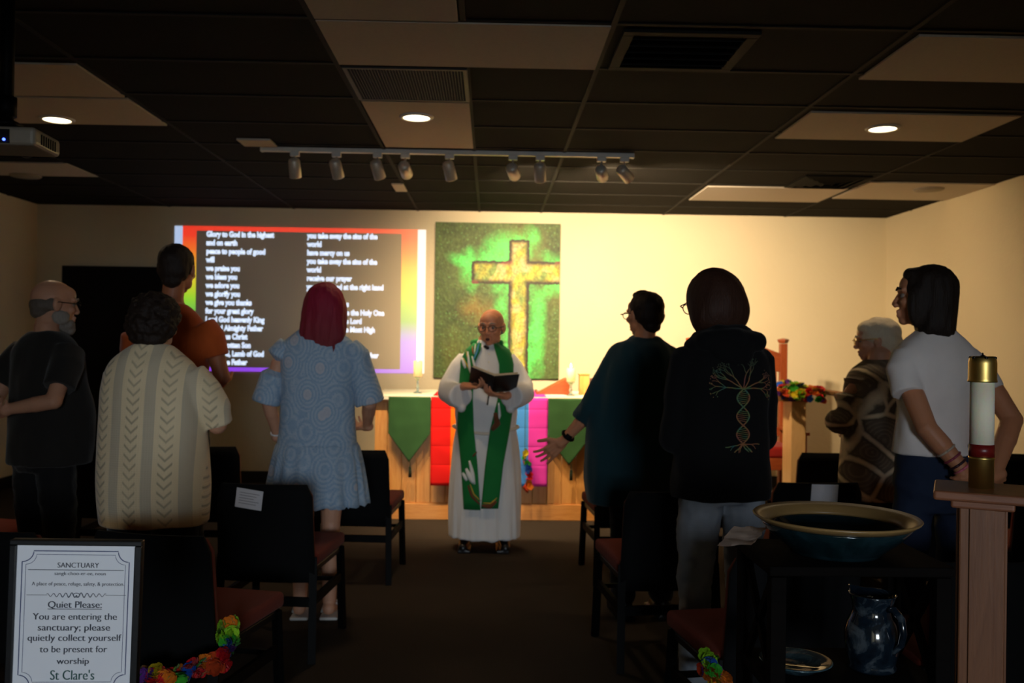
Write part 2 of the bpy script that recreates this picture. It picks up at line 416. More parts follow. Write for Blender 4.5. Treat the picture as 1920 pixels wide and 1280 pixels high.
# ceiling suspension grid
bm = bmesh.new()
for k in range(-3, 4):
    for q in ((0, .62) if k == -1 else (0,)):
        x = .49+1.24*k+q
        if XL+.05 < x < XR-.05: B(bm, x-.012, x+.012, YF, YB, ZC-.006, ZC+.004)
for k in range(-10, 10):
    y = 3.735+.612*k
    if YF < y < YB: B(bm, XL, XR, y-.012, y+.012, ZC-.0055, ZC+.004)
struct('trim_1', bm, M_grid)
# black door on the back wall
a, b = at(118, 498, YB-.04), at(309, 498, YB-.04)
dr = struct('door_1', nb((a.x+.05, b.x-.05, YB-.045, YB-.002, 0.005, a.z-.05)), M_blackdoor)
obj('door_frame', nb((a.x, a.x+.05, YB-.06, YB-.002, 0, a.z), (b.x-.05, b.x, YB-.06, YB-.002, 0, a.z), (a.x+.05, b.x-.05, YB-.06, YB-.002, a.z-.05, a.z)), M_blackdoor, dr)
bm = bmesh.new(); tube(bm, [(b.x-.11, YB-.045, 1.0), (b.x-.11, YB-.1, 1.0), (b.x-.22, YB-.105, 1.0)], .011, 8)
obj('door_handle', bm, M_black, dr, True)

# ------------------------------------------------------------------ ceiling tiles
def ctile(x0, x1, y0, y1, label, speaker=None):
    o = obj('ceiling_tile', nb((x0+.01, x1-.01, y0+.01, y1-.01, ZC-.012, ZC-.001)), M_white_tile, bevel=.002); tag(o, label, 'ceiling tile', 'white tiles in the black ceiling')
    return o
ctile(-.745, -.14, 3.12, 3.735, 'white tile at the top edge, behind the widest central white tile')
ctile(-.745, .49, 3.735, 4.347, 'wide white ceiling tile in the centre, nearest full one')
ctile(-.735, -.125, 4.98, 6.17, 'white ceiling tile holding a round light above the track lights')
ctile(-3.25, -2.0, 4.42, 5.02, 'white tile at upper left above the projector, without a light')
ctile(-3.25, -2.0, 5.04, 5.67, 'white tile at upper left with a lit round light')
t_l = ctile(-4.45, -3.21, 6.95, 7.52, 'white tile at far left with a round speaker grille')
ctile(1.77, 3.0, 3.77, 4.42, 'large blank white tile in the top right corner')
ctile(1.765, 2.975, 5.04, 5.71, 'white tile on the right with a lit round light')
ctile(1.765, 2.955, 7.47, 8.2, 'blank white tile on the right nearest the back wall')
t_r = ctile(2.985, XR-.002, 7.15, 7.98, 'white tile against the right wall with a round speaker grille')
M_grille = simple('grille cloth', (150,140,125), .8)
for (u, v, par) in ((48, 329, t_l), (1741, 354, t_r)):
    p = onz(u, v, ZC-.012); bm = bmesh.new(); lathe(bm, [(0, -.012), (.11, -.012), (.12, -.004), (.12, 0), (0, 0)], 32, (p.x, p.y, ZC-.0125)); obj('speaker_grille', bm, M_grille, par, True)
for u, v, w, d, lab in ((482, 268, .22, .2, 'small pale ceiling plate at the left end of the track'), (749, 352, .1, .36, 'small pale ceiling plate near the back wall, past the track lights')):
    p = onz(u, v, ZC-.01); tag(obj('ceiling_plate', nb((p.x-w/2, p.x+w/2, p.y-d/2, p.y+d/2, ZC-.014, ZC-.001)), M_white_tile, bevel=.002), lab, 'ceiling plate')
# round lights
lights_px = [((781, 221), 'round recessed light in the centre white tile'), ((107, 225), 'round recessed light at upper left, near the projector'), ((1655, 242), 'round recessed light in the right white tile')]
dl_pos = []
for (u, v), lab in lights_px:
    p = onz(u, v, ZC-.02); dl_pos.append(p)
    t = thing('recessed_light', lab, 'ceiling light', (p.x, p.y, ZC-.012), 0, 'round recessed lights')
    bm = bmesh.new(); lathe(bm, [(.078, 0), (.078, -.012), (.092, -.012), (.10, -.004), (.10, 0)], 40); obj('trim_ring', bm, M_whitemetal, t, True)
    bm = bmesh.new(); lathe(bm, [(0, -.008), (.05, -.0095), (.0775, -.006), (.0775, -.001), (0, -.001)], 40); obj('lens', bm, M_lamp, t, True)
# vents
def vent(name, label, x0, x1, y0, y1, slats, mat, fr=.05):
    t = thing(name, label, 'vent', ((x0+x1)/2, (y0+y1)/2, ZC-.001)); w, d = (x1-x0)/2, (y1-y0)/2
    obj('frame', nb((-w, w, -d, -d+fr, -.014, 0), (-w, w, d-fr, d, -.014, 0), (-w, -w+fr, -d+fr, d-fr, -.014, 0), (w-fr, w, -d+fr, d-fr, -.014, 0)), mat, t, bevel=.003)
    for k in range(slats):
        y = -d+fr+(k+.5)*(2*d-2*fr)/slats
        bm = bmesh.new(); B(bm, -w+fr, w-fr, -.018, .018, -.0015, .0015, Matrix.Translation((0, y, -.010)) @ Matrix.Rotation(R(28), 4, 'X')); obj('slat', bm, mat, t)
    return t
a, b = onz(1150, 52, ZC), onz(1352, 128, ZC)
vent('return_grille', 'large dark louvred ceiling grille right of the widest white tile', .54, 1.12, 3.79, 4.33, 5, M_grid)
M_egg = simple('dark eggcrate grille', (44,38,32), .6)
t = thing('eggcrate_grille', 'dark fine mesh grille between the two central white tiles', 'vent', (-.43, 4.665, ZC-.001))
bm = bmesh.new()
for k in range(40): x = -.28+k*.56/39; B(bm, x-.0015, x+.0015, -.27, .27, -.012, 0)
for k in range(20): y = -.27+k*.54/19; B(bm, -.28, .28, y-.0015, y+.0015, -.012, 0)
obj('mesh', bm, M_egg, t); obj('frame', nb((-.3, .3, -.29, -.27, -.014, 0), (-.3, .3, .27, .29, -.014, 0), (-.3, -.28, -.27, .27, -.014, 0), (.28, .3, -.27, .27, -.014, 0)), M_egg, t)
p = Vector((2.66, 7.19, ZC))
t = thing('ceiling_diffuser', 'black square air diffuser on the ceiling by the right white tiles', 'vent', (p.x, p.y, ZC-.001))
for k, s_ in enumerate((.26, .20, .14, .08)):
    bm = bmesh.new(); z = -.012-.004*k
    rr = [[Vector((sx*q, sy*q, zz)) for sx, sy in ((-1,-1),(1,-1),(1,1),(-1,1))] for q, zz in ((s_, -.001), (s_, -.012), (s_-.045, z-.012), (s_-.045, z-.008), (s_-.01, -.008), (s_-.01, -.001))]
    rings(bm, rr, False); bm.faces.new(bm.verts[:4]) if False else None; obj('louvre', bm, M_vent, t)

# ------------------------------------------------------------------ track lights
pa, pb = onz(497, 283, ZC-.02), onz(1185, 291, ZC-.02); ty = (pa.y+pb.y)/2
track = thing('track_light_rail', 'long white track rail across the ceiling in front of the altar', 'light rail', ((pa.x+pb.x)/2, ty, ZC-.001))
L = (pb.x-pa.x)/2; obj('rail', nb((-L, L, -.018, .018, -.03, 0)), M_whitemetal, track, bevel=.003)
for s in (-1, 1): obj('end_cap', nb((s*L, s*(L+.02), -.02, .02, -.032, 0)), M_whitemetal, track, bevel=.003)
M_head = simple('satin nickel', (200,190,172), .4, .35)
WARM = (1.0, .75, .46); SPK = 3.3
heads = [(553, (-1.3, 7.25, .2), 'leftmost spotlight on the track', 5, 46), (631, (-.65, 7.3, .6), 'second spotlight from the left on the track', 26, 50), (708, (-.25, 7.3, .75), 'third spotlight from the left on the track', 40, 50),
    (760, (-.25, 9.1, 1.5), 'fourth spotlight from the left, close to the third', 30, 52), (843, (.2, 7.3, .7), 'fifth spotlight, at the middle of the track', 40, 56), (962, (.85, 9.1, 1.55), 'sixth spotlight, left one of the pair right of centre', 110, 66),
    (1013, (.5, 7.4, .8), 'seventh spotlight, right one of the pair right of centre', 48, 60), (1128, (1.5, 9.1, 1.65), 'eighth spotlight, left one of the pair at the right end', 105, 72), (1171, (2.7, 8.3, 1.25), 'rightmost spotlight on the track', 58, 80)]
M_spotlens = emis('spot lens', (255,214,150), 3)
for u, aim, lab, pw, ang in heads:
    x = at(u, 290, ty).x; z0 = ZC-.031
    t = thing('track_spotlight', lab, 'spotlight', (x, ty, z0), 0, 'white spotlights on the track')
    obj('adapter', nb((-.03, .03, -.018, .018, -.03, 0)), M_whitemetal, t, bevel=.003)
    bm = bmesh.new(); tube(bm, [(0,0,-.03), (0,0,-.085)], .007, 10); obj('stem', bm, M_head, t, True)
    piv = Vector((0, 0, -.105)); d = (Vector(aim)-Vector((x, ty, z0))-piv).normalized()
    q = d.to_track_quat('-Z', 'Y').to_matrix().to_4x4(); T = Matrix.Translation(piv) @ q
    bm = bmesh.new(); lathe(bm, [(.018, .062), (.034, .055), (.040, .04), (.041, -.068), (.036, -.072), (.036, -.05), (0, -.05)], 28); bmesh.ops.transform(bm, matrix=T, verts=bm.verts); obj('lamp_head', bm, M_head, t, True)
    bm = bmesh.new(); lathe(bm, [(0, -.058), (.0355, -.056), (.0355, -.052), (0, -.052)], 24); bmesh.ops.transform(bm, matrix=T, verts=bm.verts); obj('lens', bm, M_spotlens, t, True)
    ld = bpy.data.lights.new('spot', 'SPOT'); ld.energy = pw*SPK; ld.color = WARM; ld.spot_size = R(ang*1.35); ld.spot_blend = .9; ld.shadow_soft_size = .035
    lo = bpy.data.objects.new('spot_beam', ld); C.objects.link(lo); lo.parent = t; lo.location = piv+d*.08; lo.rotation_euler = d.to_track_quat('-Z', 'Y').to_euler()
for p in dl_pos:
    ld = bpy.data.lights.new('downlight', 'SPOT'); ld.energy = 34; ld.color = (1, .74, .46); ld.spot_size = R(150); ld.spot_blend = 1; ld.shadow_soft_size = .07
    lo = bpy.data.objects.new('downlight_beam', ld); C.objects.link(lo); lo.location = (p.x, p.y, ZC-.03)

# ------------------------------------------------------------------ projector
M_proj = simple('projector shell', (150,140,124), .45); M_blue = emis('blue indicator', (60,90,255), 6)
P = at(-10, 264, 3.35)
pj = thing('projector', 'white ceiling projector with blue indicator lights at upper left', 'projector', (P.x, P.y, P.z), R(4))
obj('case', nb((-.16, .185, -.11, .12, -.033, .033)), M_proj, pj, bevel=.016, seg=3)
obj('rear_panel', nb((-.14, .10, -.114, -.109, -.028, .02)), M_blackplastic, pj)
for dx, dz in ((.045, .004), (.083, -.017)):
    bm = bmesh.new(); ell(bm, (dx, -.116, dz), .005); obj('indicator_light', bm, M_blue, pj, True)
bm = bmesh.new(); lathe(bm, [(0, 0), (.03, 0), (.032, .03), (0, .03)], 24); bmesh.ops.transform(bm, matrix=Matrix.Translation((.05, .12, 0)) @ Matrix.Rotation(R(-90), 4, 'X'), verts=bm.verts); obj('lens', bm, M_dark, pj, True)
for k in range(7): pass
obj('vent_grille', nb(*[(.183, .1865, -.06+.02*k, -.05+.02*k, -.02, .016) for k in range(7)]), M_vent, pj)
bm = bmesh.new(); B(bm, -.03, .11, -.05, .05, .033, .045); tube(bm, [(.04, 0, .04), (.04, 0, ZC-P.z-.02)], .024, 16); tube(bm, [(.04, 0, .09), (.04, 0, .16)], .034, 16); B(bm, 0, .08, -.045, .045, .052, .07)
lathe(bm, [(0, ZC-P.z-.03), (.06, ZC-P.z-.02), (.065, ZC-P.z-.002), (0, ZC-P.z-.002)], 24, (.04, 0, 0)); obj('ceiling_mount', bm, M_black, pj, True)

# ------------------------------------------------------------------ slide: thin glowing panels stand in for the projector's light
YS = YB-.004
def sx_(u): return at(u, 560, YS).x
def sz_(v): return at(560, v, YS).z
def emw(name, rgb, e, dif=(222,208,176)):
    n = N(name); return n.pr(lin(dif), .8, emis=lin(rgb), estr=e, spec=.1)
sl = thing('glowing_slide', 'large glowing hymn slide panel with rainbow border and white words on back wall', 'projected slide', ((sx_(326)+sx_(797))/2, YS, (sz_(427)+sz_(697))/2))
def rel(bm): bmesh.ops.translate(bm, vec=-sl.location, verts=bm.verts); return bm
zt, zb = sz_(427), sz_(697)
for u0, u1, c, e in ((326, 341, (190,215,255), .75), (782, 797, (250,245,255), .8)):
    obj('side_strip', rel(nb((sx_(u0), sx_(u1), YS-.002, YS+.001, zb, zt))), emw('glowing strip', c, e), sl)
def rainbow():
    n = N('glowing rainbow'); t = n.n('ShaderNodeTexCoord'); x = n.n('ShaderNodeSeparateXYZ'); n.put(x.inputs[0], t.outputs['Generated'])
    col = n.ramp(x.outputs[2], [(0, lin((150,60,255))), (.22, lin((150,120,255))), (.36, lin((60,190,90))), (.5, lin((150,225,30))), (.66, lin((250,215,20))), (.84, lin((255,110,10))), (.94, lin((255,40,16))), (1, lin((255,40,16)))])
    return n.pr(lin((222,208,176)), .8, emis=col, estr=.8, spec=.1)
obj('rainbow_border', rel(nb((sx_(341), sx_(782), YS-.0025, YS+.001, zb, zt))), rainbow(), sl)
obj('dark_panel', rel(nb((sx_(367), sx_(752), YS-.004, YS+.001, sz_(690), sz_(435)))), emw('glowing grey', (70,62,66), .22), sl)  # dim projector light on the wall, given as a faint glow
M_word = emw('glowing word', (205,225,255), 1.15)
leftc = ['Glory to God in the highest', 'and on earth', 'peace to people of good', 'will', 'we praise you', 'we bless you', 'we adore you', 'we glorify you', 'we give you thanks', 'for your great glory', 'Lord God heavenly King', 'O God Almighty Father', 'Lord Jesus Christ', 'Only begotten Son', 'Lord God, Lamb of God', 'Son of the Father']
rightc = ['you take away the sins of the', 'world', 'have mercy on us', 'you take away the sins of the', 'world', 'receive our prayer', 'you are seated at the right hand', 'of the Father', 'have mercy on us', 'For you alone are the Holy One', 'you alone are the Lord', 'you alone are the Most High', 'Jesus Christ', 'with the Holy Spirit', 'in the glory of God the Father']
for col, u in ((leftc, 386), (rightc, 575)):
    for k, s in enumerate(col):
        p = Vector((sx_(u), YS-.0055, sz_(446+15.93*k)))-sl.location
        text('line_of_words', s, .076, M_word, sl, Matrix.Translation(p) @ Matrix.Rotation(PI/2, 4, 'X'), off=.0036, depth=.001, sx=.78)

# ------------------------------------------------------------------ painting of a cross
PX0, PX1, PZ1, PZ0 = at(817, 416, YB-.03).x, at(1051, 416, YB-.03).x, at(935, 418, YB-.03).z, at(935, 709, YB-.03).z
pw, ph = PX1-PX0, PZ1-PZ0
pt = thing('cross_painting', 'tall green painting of a golden cross hanging on the back wall', 'painting', ((PX0+PX1)/2, YB-.002, PZ0))
obj('canvas_edge', nb((-pw/2, pw/2, -.035, 0, 0, ph)), simple('painted canvas side', (66,88,38), .7), pt)
NX, NY = 230, 286
bm = bmesh.new(); grid = []
cols = {}
def nz(x, y, s, o=0): return noise.noise(Vector((x*s, y*s, 3.7+o)))
def fb(x, y, s, o=0): return nz(x, y, s, o)+.5*nz(x, y, s*2.1, o+5)+.25*nz(x, y, s*4.3, o+9)
def paint(X, Y):
    """X 0..1 left to right, Y 0..1 top to bottom; a cross right of centre with arms running to the edge"""
    j = .006*fb(X, Y, 40); x, y = X+j, Y*1.243+j
    # signed distance to the cross
    def box(cx, cy, hx, hy): dx, dy = abs(x-cx)-hx, abs(y-cy)-hy; return max(dx, dy) if max(dx, dy) < 0 else math.hypot(max(dx, 0), max(dy, 0))
    d = min(box(.672, .80, .068, .655), box(.66, .395, .355, .078))
    base = np.array([.10, .155, .042])*(1+.45*fb(X, Y, 3.2)+.5*nz(X, Y, 60))
    w = fb(X, Y, 2.1, 20); base = base+np.array([.10, .05, .0])*max(0, w-.12)
    base += np.array([.30, .13, .02])*max(0, 1-math.hypot((X-.33)/.18, (Y-.56)/.12))*(.6+.6*nz(X, Y, 14))
    gl = fb(X, Y, 5.5, 31)
    halo = max(0, 1-max(0, d)/(.13+.06*gl))*max(0, .45+1.1*gl+.3)
    # flame of light sweeping from the upper left onto the arm
    s = math.hypot((X-.27-.12*(Y-.27))/.17, (Y-.265-.25*(X-.27))/.05); halo = max(halo, max(0, 1.2-s)*(1+.6*gl))
    s = math.hypot((X-.57)/.2, (Y-.15)/.11); halo = max(halo, max(0, 1.1-s)*(1+.8*gl))
    s = math.hypot((X-.82)/.09, (Y-.65)/.33); halo = max(halo, max(0, 1.05-s)*(1+.9*gl))
    halo *= 1 if not (X < .6 and Y > .62) else .45
    halo = min(1, halo*(.8+.7*nz(X, Y, 70, 3)+.2))
    c = base*(1-halo)+np.array([.14, 1.15, .20])*halo
    if nz(X, Y, 95, 40) > .52 and d > .02: c = c*.5+np.array([.3, .8, .25])*.5
    if d < .014:
        e = min(1, max(0, (-d)/.028)); g = .55+.6*fb(X, Y, 22, 50)
        gold = np.array([.75, .64, .08])*(.55+.7*g); pale = np.array([.80, .66, .30]); gr = np.array([.28, .42, .10])
        t = min(1, max(0, .5+1.4*nz(X, Y, 16, 60))); cc = gold*(1-t)+(pale if nz(X, Y, 7, 70) > 0 else gr)*t
        edge = np.array([.05, .035, .02]) if nz(X, Y, 9, 80) > -.3 else np.array([.22, .05, .05])
        c = edge*(1-e)+cc*e*(.7+.6*nz(X, Y, 80, 90)+.2)
    return np.clip(c*.8, 0.004, 1)
for j in range(NY+1):
    row = []
    for i in range(NX+1):
        X, Y = i/NX, j/NY; v = bm.verts.new((-pw/2+.001+X*(pw-.002), -.0365-.0025*max(0, fb(X, Y, 50)), ph-.001-Y*(ph-.002))); row.append(v); cols[len(grid)*(NX+1)+i] = paint(X, Y)
    grid.append(row)
for j in range(NY):
    for i in range(NX): bm.faces.new((grid[j][i], grid[j+1][i], grid[j+1][i+1], grid[j][i+1]))
me = bpy.data.meshes.new('paint'); bm.to_mesh(me); bm.free()
ca = me.color_attributes.new('paint', 'FLOAT_COLOR', 'POINT'); ca.data.foreach_set('color', np.array([[*cols[k], 1] for k in range(len(cols))], dtype=np.float32).ravel())
n = N('oil paint'); at_ = n.n('ShaderNodeVertexColor', layer_name='paint'); link_mesh('paint_surface', me, n.pr(at_.outputs[0], .5, spec=.3), pt, smooth=True)

# ------------------------------------------------------------------ altar
AX0, AX1, AY0, AY1, AZ = at(702, 860, 7.33).x, at(1131, 860, 7.33).x, 7.33, 8.22, .985
al = thing('altar_table', 'wide pine plank altar with white top behind the robed person', 'altar', ((AX0+AX1)/2, AY0, 0)); aw = (AX1-AX0)/2; ad = AY1-AY0
bm = nb((-aw, aw, 0, .09, 0, .10))
for s in (-1, 1): pass
obj('bottom_rail', nb((-aw, aw, 0, .05, 0, .13)), M_pine_h, al, bevel=.004)
for s in (-1, 1):
    obj('corner_board', nb((min(s*aw, s*(aw-.10)), max(s*aw, s*(aw-.10)), .0, .05, .132, AZ-.04)), M_pine_v, al, bevel=.004)
    obj('side_panel', nb((min(s*aw, s*(aw-.03)), max(s*aw, s*(aw-.03)), .052, ad, 0, AZ-.04)), M_pine_h, al, bevel=.004)
w0 = (2*aw-.2)/14
for k in range(14):
    x = -aw+.1+k*w0; obj('plank', nb((x+.001, x+w0-.001, .012, .04, .132, AZ-.04)), M_pine_v, al, bevel=.004)
obj('altar_top', nb((-aw-.02, aw+.02, -.03, ad+.02, AZ-.04, AZ-.005)), M_pine_h, al, bevel=.006)
M_linen = fabric('white altar linen', (238,230,206), .9, 400, .04)
tag(obj('altar_cloth', nb((AX0-.03, AX1+.03, AY0-.05, AY1+.03, AZ-.004, AZ+.012), (AX0-.03, AX1+.03, AY0-.056, AY0-.05, AZ-.022, AZ+.012)), M_linen, bevel=.004), 'white linen cloth covering the altar top', 'cloth')
def wavy_cloth(name, outline, mat, parent, y, th=.008, wav=.008, nx=20, nzs=26, f=7):
    """outline(t) -> (x0, x1) at height fraction t from the top; list of z"""
    bm = bmesh.new(); fr = []; bk = []; zs = outline['z']
    for i in range(nzs+1):
        t = i/nzs; z = zs[0]+(zs[1]-zs[0])*t; x0, x1, zoff = outline['f'](t)
        a, b = [], []
        for j in range(nx+1):
            q = j/nx; x = x0+(x1-x0)*q; zz = z if zoff is None else zs[0]+(zoff(q)-zs[0])*t
            yy = y-wav*t*(.5+.5*math.sin(f*x*6+1.3*noise.noise(Vector((x*5, zz*3, 1)))*3))-.004*noise.noise(Vector((x*9, zz*12, 4)))
            a.append(bm.verts.new((x, yy, zz))); b.append(bm.verts.new((x, yy+th, zz)))
        fr.append(a); bk.append(b)
    for i in range(nzs):
        for j in range(nx):
            bm.faces.new((fr[i][j], fr[i][j+1], fr[i+1][j+1], fr[i+1][j])); bm.faces.new((bk[i][j], bk[i+1][j], bk[i+1][j+1], bk[i][j+1]))
    for i in range(nzs):
        for j in (0, nx): bm.faces.new((fr[i][j], fr[i+1][j], bk[i+1][j], bk[i][j]))
    for i in (0, nzs):
        for j in range(nx): bm.faces.new((fr[i][j], bk[i][j], bk[i][j+1], fr[i][j+1]))
    return obj(name, bm, mat, parent, True)
M_green = fabric('dark green cloth', (46,84,44), .85); M_tassel = fabric('tassel', (20,34,18))
for (u0, u1, um, v1, lab) in ((728, 807, 770, 866, 'green pointed altar hanging with tassel on the left, beside red stripe'), (1027, 1108, 1072, 872, 'green pointed altar hanging with tassel on the right, beside the pink stripe')):
    yy = AY0-.062; x0, x1, xm = at(u0, 800, yy).x, at(u1, 800, yy).x, at(um, 800, yy).x; zt_ = AZ+.004; ztip = at(um, v1, yy).z; zside = at(um, v1-54, yy).z
    t = thing('green_hanging', lab, 'altar hanging', (xm, yy, ztip), 0, 'green altar hangings')
    def f(t_, x0=x0-xm, x1=x1-xm): return (x0, x1, lambda q: (zside-ztip)-(zside-ztip)*(1-abs(2*q-1)))
    wavy_cloth('cloth', {'z': (zt_-ztip, 0), 'f': f}, M_green, t, 0, .005, .008)
    bm = bmesh.new(); tube(bm, [(0, 0, .01), (0, -.001, -.02), (0, 0, -.045), (0, 0, -.05), (0, 0, -.12)], [.003, .003, .004, .011, .014], 10); ell(bm, (0, 0, -.045), .011); obj('tassel', bm, M_tassel, t, True)
def stripes():
    n = N('rainbow striped cloth'); t = n.n('ShaderNodeTexCoord'); x = n.n('ShaderNodeSeparateXYZ'); n.put(x.inputs[0], t.outputs['Generated'])
    cs = [(222,24,22), (240,110,18), (250,215,40), (60,160,60), (70,140,215), (226,60,176)]
    col = n.ramp(x.outputs[0], [(k/6, lin(c)) for k, c in enumerate(cs)], 'CONSTANT')
    z = n.xyz('Object')[2]; cr = n.m_('POWER', n.m_('ABSOLUTE', n.m_('SINE', n.m_('MULTIPLY', z, 21))), .15)
    return n.pr(col, .85, 0, n.bump(cr, .6, .012), spec=.2)
yy = AY0-.066; x0, x1 = at(808, 800, yy).x, at(1027, 800, yy).x; z1 = at(917, 911, yy).z
o = wavy_cloth('rainbow_altar_cloth', {'z': (AZ+.006, z1), 'f': lambda t: (x0, x1, None)}, stripes(), None, yy, .006, .006, 48, 30, 5)
tag(o, 'rainbow striped cloth hanging over the altar front, red to pink', 'altar hanging')
tag(obj('rainbow_runner', nb((x0+.01, x1-.01, AY0-.05, AY1-.02, AZ+.0125, AZ+.0155)), bpy.data.materials['rainbow striped cloth']), 'rainbow striped runner lying across the altar top', 'cloth')
M_wax = simple('candle wax', (244,226,176), .5, emis=lin((255,210,120)), estr=.45)  # wax glows by itself in place of flame light shining through it
n = N('clear glass'); M_glass = n.pr(lin((200,225,220)), .05, trans=.85)
AT = AZ+.0125
for u, yv, vt, vb, lab in ((783, 7.62, 676, 732, 'lit white pillar candle on glass holder, left end of altar'), (1070, 7.50, 690, 734, 'lit white candle in glass holder beside wooden book stand')):
    p = at(u, vb, yv); top = at(u, vt, yv).z; t = thing('altar_candle', lab, 'candle', (p.x, yv, AT), 0, 'candles on the altar'); h = top-AT
    bm = bmesh.new(); lathe(bm, [(0, 0), (.035, 0), (.036, .006), (.012, .014), (.008, .03), (.017, .045), (.009, .06), (.009, h*.38), (.02, h*.45), (.034, h*.5), (.036, h*.52), (0, h*.52)], 28); obj('holder', bm, M_glass, t, True)
    bm = bmesh.new(); lathe(bm, [(0, h*.52), (.036, h*.52), (.037, h*.98), (.033, h), (.02, h-.006), (0, h-.008)], 28); obj('candle', bm, M_wax, t, True)
    bm = bmesh.new(); lathe(bm, [(0, h-.004), (.005, h+.002), (.008, h+.012), (.005, h+.026), (.0005, h+.042)], 12); obj('flame', bm, M_flame, t, True)
# book stand and wooden box on altar
yv = 7.75; p = at(1040, 735, yv); q = at(1015, 735, yv); r_ = at(1072, 735, yv)
t = thing('book_stand', 'sloping reddish wooden book stand on the altar', 'book stand', (p.x, yv, AT)); w = (r_.x-q.x)/2
bm = bmesh.new(); vs = [(-w-.03, 0, 0), (w, 0, 0), (w, 0, .13), (w-.04, 0, .135)]
f0 = [bm.verts.new((x, -.13, z)) for x, y, z in vs]; f1 = [bm.verts.new((x, .13, z)) for x, y, z in vs]
bm.faces.new(f0); bm.faces.new(f1[::-1])
for k in range(4): bm.faces.new((f0[k], f1[k], f1[(k+1) % 4], f0[(k+1) % 4]))
obj('sloped_body', bm, M_cherry_h, t, bevel=.003); obj('ledge', nb((-w-.035, -w-.015, -.14, .14, 0.001, .03)), M_cherry_h, t, bevel=.003)
a, b = at(1086, 700, 7.72), at(1104, 700, 7.72)
t = thing('wooden_box', 'small upright orange wooden box at the right of the altar top', 'box', ((a.x+b.x)/2, 7.72, AT)); h = at(1095, 700, 7.72).z-AT
w = (b.x-a.x)/2; obj('box_body', nb((-w, w, -.05, .05, 0, h-.012)), M_pine_v, t, bevel=.003); obj('lid', nb((-w-.006, w+.006, -.056, .056, h-.0115, h)), M_pine_h, t, bevel=.003)
a, b = at(1106, 700, 7.8), at(1122, 700, 7.8)
t = thing('red_book', 'dark red book standing beside the wooden box on altar', 'book', ((a.x+b.x)/2, 7.8, AT)); w = (b.x-a.x)/2
M_redbook = simple('red leather', (110,26,16), .5); obj('cover', nb((-w, w, -.08, .08, 0, .004), (-w, w, -.08, .08, 0.13, .134), (w-.004, w, -.08, .08, .004, .13)), M_redbook, t); obj('pages', nb((-w+.003, w-.0045, -.075, .075, .0045, .1295)), M_paper, t)
tag(obj('folded_paper', nb((at(1022, 735, 7.55).x, at(1058, 735, 7.55).x, 7.48, 7.60, AT+.0005, AT+.0035)), M_paper), 'white paper lying on the altar before the book stand', 'paper')

# ------------------------------------------------------------------ presider's chair
cy = 8.35; xa, xb = at(1291, 700, cy).x, at(1476, 700, cy).x; xm = (xa+xb)/2; hw = (xb-xa)/2-.03
t = thing('presider_chair', 'wide high-backed reddish wood chair with slats and red cushion', 'chair', (xm, cy, 0)); zt_ = at(1465, 636, cy).z
for s in (-1, 1):
    pb_ = obj('post', nb((s*hw-.032, s*hw+.032, .0, .064, 0, zt_-.04)), M_cherry, t, bevel=.003)
    bm = bmesh.new(); lathe(bm, [(0, zt_-.039), (.04, zt_-.035), (.055, zt_-.01), (.052, zt_), (0, zt_+.012)], 4, (s*hw, .032, 0)); obj('finial', bm, M_cherry, pb_, False)
    obj('front_leg', nb((s*hw-.03, s*hw+.03, -.55, -.49, 0, .66)), M_cherry, t, bevel=.003)
    obj('arm', nb((s*hw-.045, s*hw+.045, -.58, -.001, .662, .69)), M_cherry_h, t, bevel=.004)
    obj('side_rail', nb((s*hw-.02, s*hw+.02, -.488, -.001, .36, .44)), M_cherry_h, t)
    for k in range(5): obj('side_slat', nb((s*hw-.008, s*hw+.008, -.43+.085*k, -.39+.085*k, .442, .66)), M_cherry, t)
bm = bmesh.new(); pts = [(-hw+.034, zt_-.22), (0, zt_-.12), (hw-.034, zt_-.22)]
for (xq, zq), (xr, zr) in zip([(-hw+.034, zt_-.13), (-.2, zt_-.06), (.2, zt_-.06)], [(-.2, zt_-.06), (.2, zt_-.06), (hw-.034, zt_-.13)]): 
    v = [bm.verts.new((x, y, z)) for y in (.012, .052) for x, z in ((xq, zt_-.3), (xr, zt_-.3), (xr, zr), (xq, zq))]
    for f in ((0,1,2,3), (7,6,5,4), (0,4,5,1), (1,5,6,2), (2,6,7,3), (3,7,4,0)): bm.faces.new([v[k] for k in f])
obj('crest_rail', bm, M_cherry_h, t); obj('lower_back_rail', nb((-hw+.034, hw-.034, .012, .052, .60, .68)), M_cherry_h, t)
for k in range(13): x = -hw+.08+k*(2*hw-.16)/12; obj('back_slat', nb((x-.02, x+.02, .022, .042, .682, zt_-.302)), M_cherry, t)
obj('seat_board', nb((-hw+.03, hw-.03, -.56, .0, .36, .46)), M_cherry_h, t, bevel=.004)
obj('cushion', nb((-hw+.05, hw-.05, -.54, -.03, .461, .56)), fabric('red cushion', (140,26,20)), t, bevel=.03, seg=4)

# ------------------------------------------------------------------ lectern
ly = 7.35; p = at(1500, 740, ly)
t = thing('lectern', 'pale wooden lectern with a sloping desk turned to the right', 'lectern', (p.x, ly, 0)); zl = at(1500, 748, ly).z
obj('column', nb((at(1484, 800, ly).x-p.x, at(1511, 800, ly).x-p.x, 0, .22, .04, zl-.02)), M_pale, t, bevel=.003)
obj('base', nb((-.2, .22, -.12, .34, 0, .039)), M_pale, t, bevel=.006)
obj('desk_support', nb((at(1462, 0, ly).x-p.x, at(1530, 0, ly).x-p.x, -.03, .28, zl-.019, zl+.035)), wood('lectern tray', (120,80,44), (150,104,60), 'X'), t, bevel=.003)
bm = bmesh.new(); B(bm, -.22, .22, -.20, .24, -.014, .014, Matrix.Translation((.10, .06, zl+.075)) @ Matrix.Rotation(R(10), 4, 'Y')); obj('desk', bm, wood('lectern desk', (110,74,42), (140,100,60), 'X'), t, bevel=.004)
